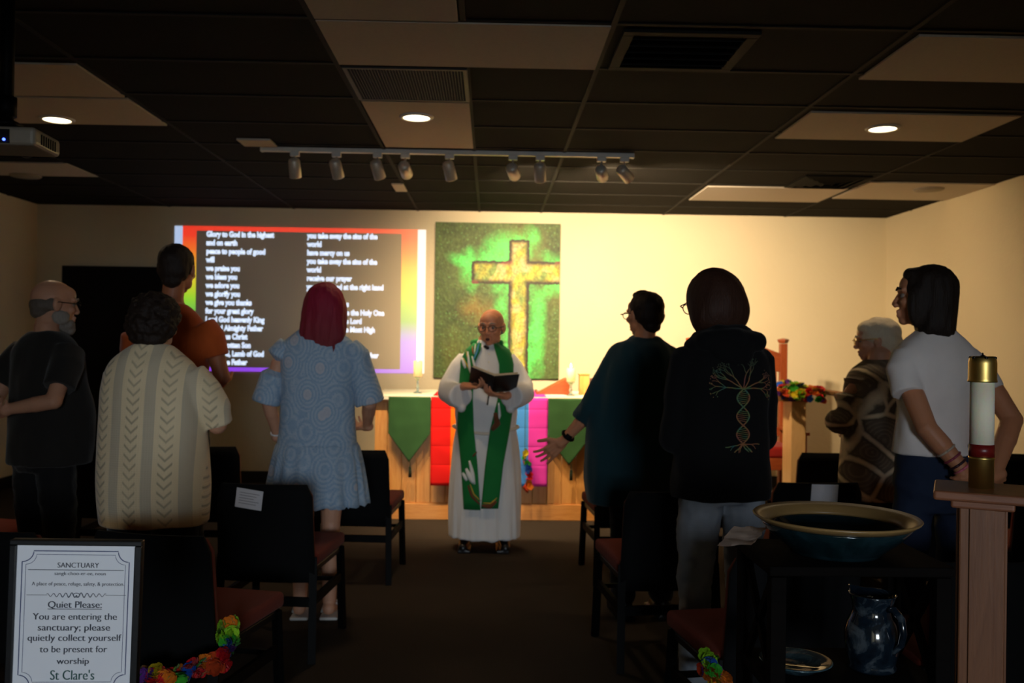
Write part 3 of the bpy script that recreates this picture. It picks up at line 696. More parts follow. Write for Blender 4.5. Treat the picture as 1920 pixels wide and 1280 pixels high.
bm = bmesh.new(); B(bm, .2, .235, -.20, .24, -.01, .03, Matrix.Translation((.10, .06, zl+.075)) @ Matrix.Rotation(R(10), 4, 'Y')); obj('ledge', bm, bpy.data.materials['lectern desk'], t)

# ------------------------------------------------------------------ flower leis
LC = [(246,24,36), (255,136,20), (255,226,30), (70,200,50), (30,100,220), (130,60,180), (170,235,40), (250,90,30)]
M_lei = []
for k, c in enumerate(LC):
    n = N('silk petal %s' % ['red','orange','yellow','green','blue','violet','lime','coral'][k]); v = n.coord(); M_lei.append(n.pr(n.mix(n.noise(v, 60, 3), lin(c), lin([q*.75 for q in c])), .7, spec=.2, sheen=.2))
fl_mesh = []
for k in range(len(LC)):
    bm = bmesh.new()
    for layer, (rr, zz, n_) in enumerate(((.027, 0, 5), (.022, .005, 5))):
        for p_ in range(n_):
            a = 2*PI*(p_+.5*layer)/n_; top, bot = [], []
            prof = [(.12, .12), (.4, .45), (.7, .62), (.92, .5), (1.0, .2)]
            c0 = bm.verts.new((0, 0, zz)); rows = []
            for d, w in prof:
                rows.append([bm.verts.new((rr*(d*math.cos(a)-w*s*math.sin(a)*.75), rr*(d*math.sin(a)+w*s*math.cos(a)*.75), zz+rr*(.28*d*d+.12*abs(s)*math.sin(7*d)))) for s in (-1, 0, 1)])
            bm.faces.new((c0, rows[0][1], rows[0][0])); bm.faces.new((c0, rows[0][2], rows[0][1]))
            for x, y in zip(rows, rows[1:]):
                for s in (0, 1): bm.faces.new((x[s], x[s+1], y[s+1], y[s]))
    bmesh.ops.solidify(bm, geom=bm.faces[:], thickness=.0012)
    me = bpy.data.meshes.new('flower'); bm.to_mesh(me); bm.free(); me.materials.append(M_lei[k]); me.polygons.foreach_set('use_smooth', [True]*len(me.polygons)); fl_mesh.append(me)
def lei(label, pts, n, seed, k=1.0, thick=.018, seq=None, hang=None):
    rnd = random.Random(seed); pts = [Vector(p) for p in pts]; t = thing('flower_lei', label, 'flower garland', pts[0], 0, 'rainbow flower leis')
    bm = bmesh.new(); tube(bm, [Vector(p)-pts[0] for p in (hang or [])]+[p-pts[0] for p in pts], .002, 6); obj('string', bm, M_green, t)
    seg = [(b-a).length for a, b in zip(pts, pts[1:])]; tot = sum(seg)
    for i in range(n):
        s = tot*(i+.5)/n; j = 0
        while j < len(seg)-1 and s > seg[j]: s -= seg[j]; j += 1
        p = pts[j].lerp(pts[j+1], min(1, s/seg[j]))-pts[0]; d = (pts[j+1]-pts[j]).normalized(); x, y = frame(d); a = rnd.random()*2*PI; out = x*math.cos(a)+y*math.sin(a)
        col = (seq[int(i/n*len(seq))] if seq and rnd.random() < .75 else rnd.randrange(len(LC)))
        o = bpy.data.objects.new('flower', fl_mesh[col]); C.objects.link(o); o.parent = t
        o.location = p+out*thick*k*rnd.uniform(.3, 1); nrm = (out*.8+Vector((rnd.uniform(-.4, .4), rnd.uniform(-.9, .1), rnd.uniform(-.3, .5)))+d*rnd.uniform(-.4, .4)).normalized()
        o.rotation_mode = 'QUATERNION'; o.rotation_quaternion = nrm.to_track_quat('Z', 'Y'); o.scale = [k*rnd.uniform(.85, 1.15)]*3
    return t
ZL = zl+.085
pa, pb = at(1468, 735, ly-.13), at(1545, 735, ly-.13)
lei('rainbow flower lei heaped along the lectern desk', [(pa.x, ly-.10, ZL+.03), (pa.x+.12, ly-.17, ZL+.02), (pb.x-.04, ly-.17, ZL-.02), (pb.x, ly-.05, ZL-.03), (pb.x-.1, ly+.05, ZL+.01), (pa.x+.05, ly+.02, ZL+.03), (pa.x-.03, ly-.17, ZL-.035), (pa.x+.12, ly-.235, ZL-.045), (pb.x-.03, ly-.235, ZL-.06)], 76, 3, 1.25, .022)
p0 = at(984, 858, AY0-.11); p1 = at(992, 918, AY0-.11)
lei('small rainbow flower lei hanging low on altar beside white robe', [(p0.x, p0.y, p0.z+.06), (p0.x, p0.y, p0.z), (p0.x+.035, p0.y, p0.z-.1), (p1.x, p1.y, p1.z), (p1.x-.03, p1.y, p1.z+.02)], 26, 5, .9, .016, [2, 3, 4, 0, 1, 7], hang=[(p0.x, AY0+.06, AZ+.0185), (p0.x, AY0-.07, AZ+.018), (p0.x, AY0-.08, AZ-.03)])

# ------------------------------------------------------------------ stacking chairs
def make_chair(label):
    """origin at floor under the middle of the back; faces +Y"""
    t = thing('stacking_chair', label, 'chair', (0,0,0), 0, 'black and red stacking chairs')
    def panel(y0, th, w0, w1, z0, z1, lean, M, bev):
        bm = bmesh.new(); n = 8; fr, bk = [], []
        for i in range(n+1):
            q = i/n; z = z0+(z1-z0)*q; w = w0+(w1-w0)*q; 
            if q > .86: w -= .022*((q-.86)/.14)**2
            a, b = [], []
            for j in range(9):
                u = j/4-1; yy = y0-lean*(z-z0)+.022*(1-u*u)*-1+.022
                a.append(bm.verts.new((u*w, yy, z))); b.append(bm.verts.new((u*w, yy+th, z)))
            fr.append(a); bk.append(b)
        for i in range(n):
            for j in range(8):
                bm.faces.new((fr[i][j], fr[i][j+1], fr[i+1][j+1], fr[i+1][j])); bm.faces.new((bk[i][j], bk[i+1][j], bk[i+1][j+1], bk[i][j+1]))
            for j in (0, 8): bm.faces.new((fr[i][j], fr[i+1][j], bk[i+1][j], bk[i][j]))
        for i in (0, n):
            for j in range(8): bm.faces.new((fr[i][j], bk[i][j], bk[i][j+1], fr[i][j+1]))
        return bm
    obj('back_shell', panel(-.022, .014, .222, .214, .35, .79, .10, None, 0), M_chairback, t, True, bevel=.004)
    obj('back_pad', panel(-.0075, .022, .212, .206, .46, .775, .10, None, 0), M_chairseat, t, True, bevel=.007)
    bm = nb((-.225, .225, .035, .50, .415, .475)); obj('seat', bm, M_chairseat, t, True, bevel=.018, seg=4)
    obj('seat_pan', nb((-.215, .215, .03, .49, .385, .414)), M_blackplastic, t, bevel=.005)
    for s in (-1, 1):
        bm = bmesh.new(); bar(bm, (s*.222, .475, 0), (s*.212, .455, .415), .034, .022); obj('leg', bm, M_black, t)
        bm = bmesh.new(); bar(bm, (s*.222, -.03, 0), (s*.21, .012, .46), .034, .022); obj('leg', bm, M_black, t)
        bm = bmesh.new(); bar(bm, (s*.214, .0, .265), (s*.214, .465, .265), .018, .04); obj('stretcher', bm, M_black, t)
    obj('cross_bar', nb((-.205, .205, -.02, 0, .245, .285)), M_black, t)
    obj('cross_bar', nb((-.205, .205, .452, .47, .24, .26)), M_black, t)
    return t
chairs = [  # x, y, rz (deg), label
 (-1.10, 3.05, -13, 'black chair nearest the framed sign, red seat, at the aisle'),
 (-.99, 4.1, -6, 'black chair with a pale notice taped to its back'),
 (-.80, 5.4, -4, 'chair half hidden by the lace dress, red seat corner showing'),
 (-1.66, 3.08, -12, 'black chair behind the framed sign, left of aisle chair'),
 (-2.22, 3.05, -12, 'dark chair at the left edge behind the framed sign'),
 (-2.62, 4.35, -14, 'dark chair left of the bald person in the grey T-shirt'),
 (-1.70, 5.5, -2, 'black chair back seen between sweater and lace dress'),
 (-2.24, 5.5, -2, 'dark chair by the black door behind the orange shirt'),
 (.80, 4.0, 6, 'black chair at the aisle below the teal poncho'),
 (.86, 5.42, 4, 'far aisle chair on the right, legs against altar'),
 (.945, 2.82, 9, 'near right chair with red seat and lei, behind the bookcase'),
 (1.55, 4.30, 4, 'black chair with pale sheet on its back, behind the bowl'),
 (2.08, 5.5, 2, 'black chair in front of the pale lectern column'),
 (1.43, 5.45, 3, 'dark chair hidden behind the black hoodie'),
 (2.14, 4.2, 3, 'dark chair right behind the candle stand, past the white T-shirt'),
 (1.55, 2.75, 6, 'dark chair between bookcase and candle stand'),
 (2.22, 3.0, 6, 'dark chair at the right edge behind the candle stand'),
 (3.30, 5.55, -4, 'black chair at the right edge against the right wall'),
 (2.72, 4.3, 0, 'dark chair right of the person in white shirt'),
]
c0 = make_chair(chairs[0][3]); chair_objs = []
for k, (x, y, rz, lab) in enumerate(chairs):
    c = c0 if k == 0 else copy_tree(c0)
    c.location = (x, y, 0); c.rotation_euler = (0, 0, R(rz)); c['label'] = lab; chair_objs.append(c)
# notices on the chair backs
def notice(ch, x, z, w, h, tilt, lab):
    M = Matrix.Translation(ch.location) @ Matrix.Rotation(ch.rotation_euler.z, 4, 'Z') @ Matrix.Translation((x, -.0235-.10*(z-.35), z)) @ Matrix.Rotation(R(5.7), 4, 'X') @ Matrix.Rotation(R(tilt), 4, 'Y')
    bm = bmesh.new(); B(bm, -w/2, w/2, -.002, .0005, -h/2, h/2); o = obj('paper_notice', bm, M_paper); o.matrix_world = M; tag(o, lab, 'paper notice', 'sheets on the chair backs'); return o
pn = notice(chair_objs[1], -.06, .725, .12, .088, 8, 'crooked white notice on the chair behind the lace dress')
notice(chair_objs[11], .02, .735, .13, .10, 1, 'upright pale sheet on the chair behind the bowl')
M_lines = simple('faint print', (120,120,128), .8)
bm = nb(*[(-.045, .045-.012*(k % 3), -.0026, -.0021, .024-.012*k, .0265-.012*k) for k in range(5)]); obj('print', bm, M_lines, pn)
# leis on the near chairs
q = at(430, 1172, 2.92)
lei('long rainbow flower lei drooping from aisle chair beside framed sign', [at(428, 1165, 2.95), at(424, 1190, 2.93), at(436, 1215, 2.9), at(418, 1238, 2.88), at(385, 1248, 2.86), at(350, 1258, 2.84), at(315, 1272, 2.82), at(275, 1268, 2.82), at(248, 1285, 2.84)], 92, 11, .88, .022, [6, 6, 3, 4, 0, 7, 1, 0, 4, 3, 1, 0, 5, 3, 2])
lei('short rainbow flower lei at the leg of the near right chair', [at(1330, 1228, 2.76), at(1324, 1245, 2.76), at(1334, 1262, 2.75), at(1352, 1275, 2.75), at(1362, 1300, 2.75)], 30, 13, .88, .018, [6, 3, 2, 1, 0])

# ------------------------------------------------------------------ bookcase, bowl, jug, plate, paper
BX0, BX1, BY0, BY1, BZ = .645, 1.06, 2.055, 2.345, .93
bc = thing('side_bookcase', 'dark espresso bookcase with crossed side braces beside candle stand', 'bookcase', ((BX0+BX1)/2, BY0, 0)); w = (BX1-BX0)/2; d = BY1-BY0
obj('top', nb((-w-.006, w+.006, -.006, d+.006, BZ-.022, BZ)), M_espresso, bc, bevel=.004)
for sx in (-1, 1):
    for y in (0, d-.035): obj('post', nb((min(sx*w, sx*(w-.035)), max(sx*w, sx*(w-.035)), y, y+.035, 0, BZ-.0255)), M_espresso, bc, bevel=.002)
    for z0, z1 in ((.64, .90), (.36, .60), (.08, .33)):
        for a, b in ((z0, z1), (z1, z0)):
            bm = bmesh.new(); bar(bm, (sx*(w-.017), .035, a), (sx*(w-.017), d-.035, b), .014, .02); obj('side_brace', bm, M_espresso, bc)
for z in (.632, .34, .06): obj('shelf', nb((-w+.001, w-.001, .005, d-.005, z, z+.02)), M_espresso, bc, bevel=.003)
def glaze(name, a, b, c, sc=9, rough=.12):
    n = N(name); v = n.coord(); f = n.noise(v, sc, 5, .6, 1.6)
    return n.pr(n.ramp(f, [(.3, lin(a)), (.5, lin(b)), (.62, lin(c)), (.75, lin(a))]), rough, 0, n.bump(n.noise(v, 40, 2), .08, .002), coat=.5)
M_bowl = glaze('deep teal glaze', (10,24,28), (16,38,42), (26,46,52))
M_bowlrim = simple('bare tan rim glaze', (150,118,72), .35)
M_jug = glaze('marbled blue glaze', (8,12,18), (20,32,42), (70,78,84), 12)
bp = onz(1567, 985, BZ); b0 = at(1567, 1046, 2.12)
bt = thing('ceramic_bowl', 'wide shallow teal ceramic bowl with tan rim on the bookcase', 'bowl', (at(1566, 1040, 2.2).x, 2.2, BZ+.0005))
bm = bmesh.new(); lathe(bm, [(0, .004), (.085, .004), (.09, 0), (.103, 0), (.106, .006), (.115, .012), (.155, .045), (.176, .070), (.174, .074), (.150, .060), (.13, .045), (.09, .024), (0, .018)], 72); o = obj('bowl_body', bm, M_bowl, bt, True)
bm = bmesh.new(); lathe(bm, [(.154, .0635), (.174, .0745), (.178, .074), (.194, .085), (.196, .088), (.193, .091), (.176, .083), (.156, .071)], 72); obj('rim', bm, M_bowlrim, bt, True)
n = N('water'); bm = bmesh.new(); lathe(bm, [(0, .046), (.128, .046), (.1285, .0465), (0, .0475)], 64); obj('water', bm, n.pr(lin((120,140,140)), .02, trans=.9, ior=1.33), bt, True)
jx = at(1632, 1180, 2.2)
jt = thing('ceramic_jug', 'marbled blue ceramic jug standing on the bookcase shelf', 'jug', (jx.x, 2.19, .6525), R(-62)); jt.scale = (1, 1, .93)
prof = [(0, .004), (.05, .002), (.054, 0), (.057, .006), (.053, .014), (.060, .04), (.065, .07), (.0645, .095), (.058, .12), (.050, .138), (.046, .15), (.047, .17), (.053, .19), (.0555, .195), (.052, .195), (.044, .172), (.042, .15), (.044, .135), (.055, .115), (.06, .07), (.05, .02), (0, .012)]
bm = bmesh.new(); lathe(bm, prof, 56)
for v in bm.verts:
    if v.co.z > .15:
        a = math.atan2(v.co.y, v.co.x)-PI; a = (a+PI) % (2*PI)-PI; f = max(0, 1-abs(a)/.5)*(v.co.z-.15)/.045; v.co.x -= .016*f; v.co.z += .006*f
obj('jug_body', bm, M_jug, jt, True)
bm = bmesh.new(); tube(bm, [(.045, 0, .165), (.062, 0, .168), (.082, 0, .150), (.088, 0, .115), (.082, 0, .085), (.062, 0, .062), (.055, 0, .055)], [.009, .009, .009, .0085, .008, .0075, .006], 12); obj('handle', bm, M_jug, jt, True)
px = at(1505, 1240, 2.2)
M_plate = glaze('grey blue plate glaze', (24,40,48), (50,74,82), (80,104,110), 14, .08)
t = thing('ceramic_plate', 'small grey-blue glazed plate on the bookcase shelf beside jug', 'plate', (.745, 2.18, .6535)); t.scale = (1.2, 1.2, 1.1)
bm = bmesh.new(); lathe(bm, [(0, .003), (.035, 0), (.04, 0), (.045, .006), (.070, .018), (.072, .021), (.069, .022), (.042, .011), (0, .008)], 48); obj('plate_body', bm, M_plate, t, True)
# crumpled sheet on the rear corner
c_ = [onz(1343, 1027, BZ+.012), onz(1374, 988, BZ+.03), onz(1440, 990, BZ+.015), onz(1408, 1024, BZ+.012)]
bm = bmesh.new(); n_ = 10; g = []
for i in range(n_+1):
    row = []
    for j in range(n_+1):
        a, b = i/n_, j/n_; p = c_[0].lerp(c_[3], a).lerp(c_[1].lerp(c_[2], a), b); p = p+Vector((.006*noise.noise(p*30), 0, .008*noise.noise(p*22+Vector((5,0,0)))+.002)); row.append(bm.verts.new(p))
    g.append(row)
for i in range(n_):
    for j in range(n_): bm.faces.new((g[i][j], g[i+1][j], g[i+1][j+1], g[i][j+1]))
bmesh.ops.solidify(bm, geom=bm.faces[:], thickness=.0012)
tag(obj('crumpled_paper', bm, simple('off-white paper', (226,202,184), .8, var=.05), None, True), 'crumpled off-white sheet on bookcase corner left of the bowl', 'paper')

# ------------------------------------------------------------------ candle stand and paschal candle
SYD = 2.27; cc = at(1841, 916, SYD); ZP = at(1841, 914, SYD).z; q_ = SYD/2.10
st = thing('candle_stand', 'tall square wooden candle stand with flat top at the right', 'candle stand', (cc.x, SYD, 0), R(-27))
pq = .051
obj('post', nb((-pq, pq, -pq, pq, .05, ZP-.045)), M_stand, st, bevel=.004)
for (x, y) in ((1, 0), (-1, 0), (0, 1), (0, -1)):
    bx = (x*pq, x*(pq+.006), -.028, .028) if x else (-.028, .028, y*pq, y*(pq+.006)); obj('facing_strip', nb((min(bx[0], bx[1]), max(bx[0], bx[1]), min(bx[2], bx[3]), max(bx[2], bx[3]), .05, ZP-.045)), M_stand, st, bevel=.0015)
obj('collar', nb((-.071, .071, -.071, .071, ZP-.046, ZP-.0245)), M_stand_top, st, bevel=.006, seg=3)
obj('platform', nb((-.11, .11, -.11, .11, ZP-.024, ZP)), M_stand_top, st, bevel=.007, seg=3)
obj('base', nb((-.062, .062, -.062, .062, 0, .049)), M_stand_top, st, bevel=.008)
kt = thing('oil_candle', 'tall white candle with brass cap and base on the stand', 'candle', (cc.x-.002, SYD, ZP+.0005)); sc = SYD/FPX
z_ = lambda v: (916-v)*sc
r0 = .0282
bm = bmesh.new(); lathe(bm, [(0, 0), (r0+.001, 0), (r0+.001, z_(862)), (r0+.002, z_(861)), (r0+.002, z_(857)), (0, z_(857))], 48); obj('brass_base', bm, M_brass, kt, True)
bm = bmesh.new(); lathe(bm, [(0, z_(856.5)), (r0+.0015, z_(856.5)), (r0+.0015, z_(834)), (0, z_(834))], 48); obj('red_band', bm, simple('dark red band', (110,24,20), .35), kt, True)
n = N('candle tube'); M_tube = n.pr(lin((244,236,214)), .55, sss=1.0, coat=.05, spec=.2)
bm = bmesh.new(); lathe(bm, [(0, z_(833.5)), (r0, z_(833.5)), (r0, z_(716)), (0, z_(716))], 48); obj('candle_tube', bm, M_tube, kt, True)
bm = bmesh.new(); lathe(bm, [(0, z_(715)), (.0335, z_(716)), (.0345, z_(714)), (.033, z_(710)), (.033, z_(680)), (.031, z_(671)), (.026, z_(667)), (.018, z_(668)), (.013, z_(672)), (0, z_(673))], 48); obj('brass_cap', bm, M_brass, kt, True)
for k in range(6):
    a = 2*PI*k/6+.3; bm = bmesh.new(); ell(bm, (.028*math.cos(a), .028*math.sin(a), z_(670)), (.005, .005, .004)); obj('cap_notch', bm, M_dark, kt, True)
bm = bmesh.new(); lathe(bm, [(0, z_(673)), (.006, z_(673)), (.006, z_(666)), (.002, z_(665)), (.0018, z_(661)), (0, z_(660))], 16); obj('wick', bm, M_dark, kt, True)

# ------------------------------------------------------------------ framed sign
SY = 1.69; s_ = SY/FPX; ctr = at(141, 1157, SY)
sg = thing('framed_sign', 'black framed white sign asking for quiet, at the lower left', 'sign', ctr); sg.rotation_euler = (0, R(1.35), R(5)); sg.scale = (.955,)*3
def SP(u, v): return ((u-141)*s_*1.0, -(v-1158)*s_)
pwid, phei = 109*s_, 141*s_
fw = 13*s_
bm = bmesh.new()
obj('frame', nb((-pwid-fw, pwid+fw, -.012, -.004, phei, phei+10*s_), (-pwid-fw, pwid+fw, -.012, -.004, -phei-fw, -phei), (-pwid-fw, -pwid, -.012, -.004, -phei, phei), (pwid, pwid+fw, -.012, -.004, -phei, phei), (-pwid-fw, pwid+fw, -.004, .012, -phei-fw, phei+10*s_)), M_blackplastic, sg, bevel=.002)
M_card = simple('white card', (234,236,242), .5, var=.02, scale=8)
pl = obj('card', nb((-pwid, pwid, -.0065, -.0041, -phei, phei)), M_card, sg, bevel=.0008)
M_ink = simple('grey ink', (74,80,92), .7, bump=0); M_ink2 = simple('dark blue ink', (40,58,110), .7, bump=0); M_ink3 = simple('green ink', (70,116,112), .7, bump=0)
def sign_text(s, u0, u1, v, cap, mat, serif=True, name='lettering'):
    (xa, za), (xb, zb_) = SP(u0, v), SP(u1, v)
    size = cap*s_/.70; o = text(name, s, size, mat, sg, Matrix.Rotation(PI/2, 4, 'X'), depth=.0001, off=-.012*size)
    b2 = bmesh.new()
    for q in (-.03, -.01, .01, .03):
        m2 = o.data.copy(); m2.transform(Matrix.Translation((q*size, 0, 0))); b2.from_mesh(m2); bpy.data.meshes.remove(m2)
    b2.to_mesh(o.data); b2.free()
    xs = [v_.co.x for v_ in o.data.vertices]; k = (xb-xa)/(max(xs)-min(xs)); o.data.transform(Matrix.Translation((xa-min(xs)*k, -.0068, za-cap*s_/2)) @ Matrix.Diagonal((k, 1, 1, 1))); return o
lean = lambda v: 0
for s, u0, u1, v, cap, mt in (('SANCTUARY', 107, 184, 1055, 10, M_ink), ('sangk-choo-er-ee, noun', 102, 197, 1071, 6.5, M_ink), ('A place of peace, refuge, safety, & protection.', 61, 232, 1091, 7, M_ink), ('Quiet Please:', 92, 192, 1131, 13, M_ink),
    ('You are entering the', 65, 221, 1154, 13, M_ink), ('sanctuary; please', 75, 209, 1175, 13, M_ink), ('quietly collect yourself', 57, 231, 1195, 13, M_ink), ('to be present for', 80, 205, 1217, 13, M_ink), ('worship', 112, 172, 1240, 12, M_ink), ("St Clare's", 101, 183, 1267, 19, M_ink3)):
    sign_text(s, u0, u1, v, cap, mt)
def stroke(name, pts, w, mat):
    bm = bmesh.new(); tube(bm, [(SP(u, v)[0], -.0067, SP(u, v)[1]) for u, v in pts], w*s_, 6); o = obj(name, bm, mat, sg); o.data.transform(Matrix.Translation((0, -.0067, 0)) @ Matrix.Diagonal((1, .25, 1, 1)) @ Matrix.Translation((0, .0067, 0))); return o
stroke('rule', [(53, 1064.5), (230, 1064.5)], .7, M_ink); stroke('underline', [(92, 1140), (192, 1140)], .7, M_ink)
def notched(e, rr):
    x0, x1, y0, y1 = 42+e, 240-e, 1028+e, 1288-e; pts = []
    for cx, cy_, a0 in ((x0, y0, 90), (x1, y0, 180), (x1, y1, 270), (x0, y1, 0)):
        pts += [(cx+rr*math.cos(R(a0-90*k/8)), cy_+rr*math.sin(R(a0-90*k/8))) for k in range(9)]
    return pts+[pts[0]]
stroke('border', notched(0, 21), 1.0, M_ink2); stroke('border', notched(7, 19), .5, M_ink2)
stroke('flourish', [(52, 1113), (90, 1113)], .5, M_ink); stroke('flourish', [(198, 1113), (236, 1113)], .5, M_ink)
for k, sgn in ((0, 1), (1, -1)):
    for j in range(4):
        u = 144+sgn*(8+j*13); stroke('flourish', [(u+sgn*(i-8)*1.0, 1113+4.5*math.sin(i*.55+j)*(1-j*.12)) for i in range(17)], 1.0-.13*j, M_ink)
stroke('flourish', [(144+6*math.cos(t*.5), 1113+4*math.sin(t*.5)) for t in range(14)], .8, M_ink)
bm = bmesh.new(); tube(bm, [(0, .02, -phei*.2), (0, .025, -phei-.02), (0, .06, -ctr.z+.02)], .011, 12); lathe(bm, [(0, 0), (.13, 0), (.13, .008), (.02, .016), (0, .016)], 32, (0, .06, -ctr.z+.006)); obj('stand', bm, M_black, sg, True)
# ------------------------------------------------------------------ people
def skin(name, rgb):
    n = N(name); v = n.coord(); c = lin(rgb); f = n.noise(v, 18, 4)
    return n.pr(n.mix(f, tuple(x*.86 for x in c[:3])+(1,), c), .5, 0, n.bump(n.noise(v, 300, 2), .1, .001), sss=.12, spec=.35)
def hairmat(name, rgb, rgb2=None, stops=None):
    n = N(name); f = n.noise(n.coord((90, 90, 7)), 2.2, 3, .6); a = lin(rgb); b = lin(rgb2 or [q*1.6 for q in rgb])
    if stops:
        z = n.xyz()[2]; n_ = n.m_('MULTIPLY_ADD', z, 1/(stops[1]-stops[0]), -stops[0]/(stops[1]-stops[0]), True); base = n.mix(n_, lin(stops[2]), lin(stops[3]))
        col = n.mix(n.m_('MULTIPLY', f, .5), base, b)
    else: col = n.mix(f, a, b)
    return n.pr(col, .62, 0, n.bump(f, .6, .006), spec=.25)
M_skin = skin('fair skin', (206,152,122)); M_skin2 = skin('ruddy skin', (206,138,100)); M_lip = simple('lips', (130,62,54), .5)
M_hair_dk = hairmat('dark brown hair', (26,18,14), (44,30,22)); M_hair_br = hairmat('brown hair', (44,27,18), (72,44,28)); M_hair_gr = hairmat('grey hair', (120,112,104), (168,160,150)); M_hair_wh = hairmat('silver hair', (206,190,160), (234,220,192))
M_blackshoe = simple('black leather', (14,13,13), .35)
def flare(bm, pts, sq=1.0, n=24):
    out = []
    for k, (p, r) in enumerate(pts):
        p = Vector(p); d = (Vector(pts[min(k+1, len(pts)-1)][0])-Vector(pts[max(k-1, 0)][0])).normalized(); x, y = frame(d)
        out.append([p+(x*math.cos(t)+y*math.sin(t)*sq)*r for t in [2*PI*j/n for j in range(n)]])
    rings(bm, out)
def hloft(bm, h, secs):
    b2 = bmesh.new(); loft(b2, interp(secs, 3), 32, 2.2); M = Matrix.Translation(h.c) @ h.R.to_4x4() @ Matrix.Scale(h.k, 4); bmesh.ops.transform(b2, matrix=M, verts=b2.verts)
    me = bpy.data.meshes.new('q'); b2.to_mesh(me); b2.free(); bm.from_mesh(me); bpy.data.meshes.remove(me)
def hE(bm, h, c, r): ell(bm, h.p(*c), [q*h.k for q in r], h.R)
def short_hair(parent, h, mat, amp=.004, fr=(45,45,25), quiff=0, nape=-.055, label=None):
    bm = bmesh.new(); hE(bm, h, (0,-.024,.042), (.085,.098,.084)); hE(bm, h, (0,-.048,.0), (.080,.068,.078)); hE(bm, h, (0,-.062,nape), (.052,.036,.045))
    for s in (-1, 1): hE(bm, h, (s*.070,-.012,.02), (.016,.032,.045))
    if quiff: hE(bm, h, (0,.012,.105), (.05,.05,.028))
    return vol('hair', bm, mat, parent, .006, 3, (amp, fr))
def person(label, X, Y, rz):
    return thing('person', label, 'person', (X, Y, 0), R(rz))

# 1 --- bald bearded man, dark T-shirt, hands behind his back
p = person('bald grey-bearded person in dark grey T-shirt, hands clasped behind back', at(88, 700, 4.35).x, 4.35, -30)
h = Head((.0, .035, 1.585), rot(-24, 4), 1.0)
arms = [((.18,0,1.38), (.225,-.12,1.14), (.05,-.235,1.10), dict(d=(-.9,-.1,.1), nrm=(0,.2,-.9), side=1, curl=38)),
        ((-.18,0,1.38), (-.235,-.10,1.13), (-.06,-.255,1.07), dict(d=(.9,-.05,.15), nrm=(0,.3,.9), side=1, curl=40))]
link_mesh('body', body_vol(1.70, h, arms, 1.05), M_skin, p, smooth=True)
bm = bmesh.new(); loft(bm, interp([(.83,0,.02,.196,.168),(.95,0,.03,.198,.175),(1.1,0,.03,.192,.168),(1.24,0,.01,.195,.14),(1.34,0,0,.20,.12),(1.41,0,0,.155,.095),(1.455,0,0,.075,.072)], 4))
for s in (-1, 1): flare(bm, [((s*.15,0,1.36), .075), ((s*.19,-.035,1.30), .076), ((s*.215,-.085,1.2), .07)])
vol('t_shirt', bm, fabric('charcoal jersey', (40,38,36)), p, .009, 4, (.007, (9,9,6)))
trousers(p, fabric('dark trousers', (26,25,26)), 1.70, .98, top=.95); shoes(p, M_blackshoe)
bm = bmesh.new(); hE(bm, h, (0,-.052,-.012), (.074,.058,.05)); hE(bm, h, (0,-.06,-.045), (.055,.042,.035))
for s in (-1, 1): hE(bm, h, (s*.071,-.02,-.005), (.012,.035,.032))
vol('hair', bm, hairmat('grey fringe hair', (84,74,66), (120,108,98)), p, .006, 3, (.002, (50,50,30)))
bm = bmesh.new(); hE(bm, h, (0,.052,-.092), (.052,.046,.036)); hE(bm, h, (0,.07,-.115), (.035,.032,.03))
for s in (-1, 1): hE(bm, h, (s*.058,.02,-.062), (.014,.042,.036))
vol('beard', bm, M_hair_gr, p, .006, 2, (.003, (60,60,40))); glasses(p, h, M_black); eyes(p, h, M_hair_gr)

# 2 --- tall man, orange shirt
p = person('tall dark-haired person in rust orange T-shirt beside the slide', at(322, 700, 4.6).x, 4.6, -8)
h = Head((.015, .02, 1.775), rot(2, 3), 1.02)
arms = [((.185,0,1.50), (.245,.04,1.24), (.14,.26,1.2), dict(d=(-.5,.8,.1), nrm=(0,0,1), side=1)), ((-.185,0,1.50), (-.245,.04,1.24), (-.14,.26,1.2), dict(d=(.5,.8,.1), nrm=(0,0,1), side=-1))]
link_mesh('body', body_vol(1.88, h, arms, .98), skin('tanned skin', (170,104,70)), p, smooth=True)
bm = bmesh.new(); loft(bm, interp([(.86,0,0,.17,.12),(1.1,0,0,.165,.12),(1.3,0,0,.185,.125),(1.45,0,0,.195,.115),(1.54,0,0,.135,.088),(1.60,0,0,.065,.065)], 4))
for s in (-1, 1): flare(bm, [((s*.15,0,1.49), .078), ((s*.195,.01,1.43), .076), ((s*.218,.02,1.34), .068)])
vol('t_shirt', bm, fabric('rust orange jersey', (176,78,30)), p, .009, 4, (.007, (9,9,6)))
trousers(p, fabric('navy trousers', (24,26,34)), 1.88); shoes(p, M_blackshoe); short_hair(p, h, M_hair_dk, .003); eyes(p, h, M_hair_dk)

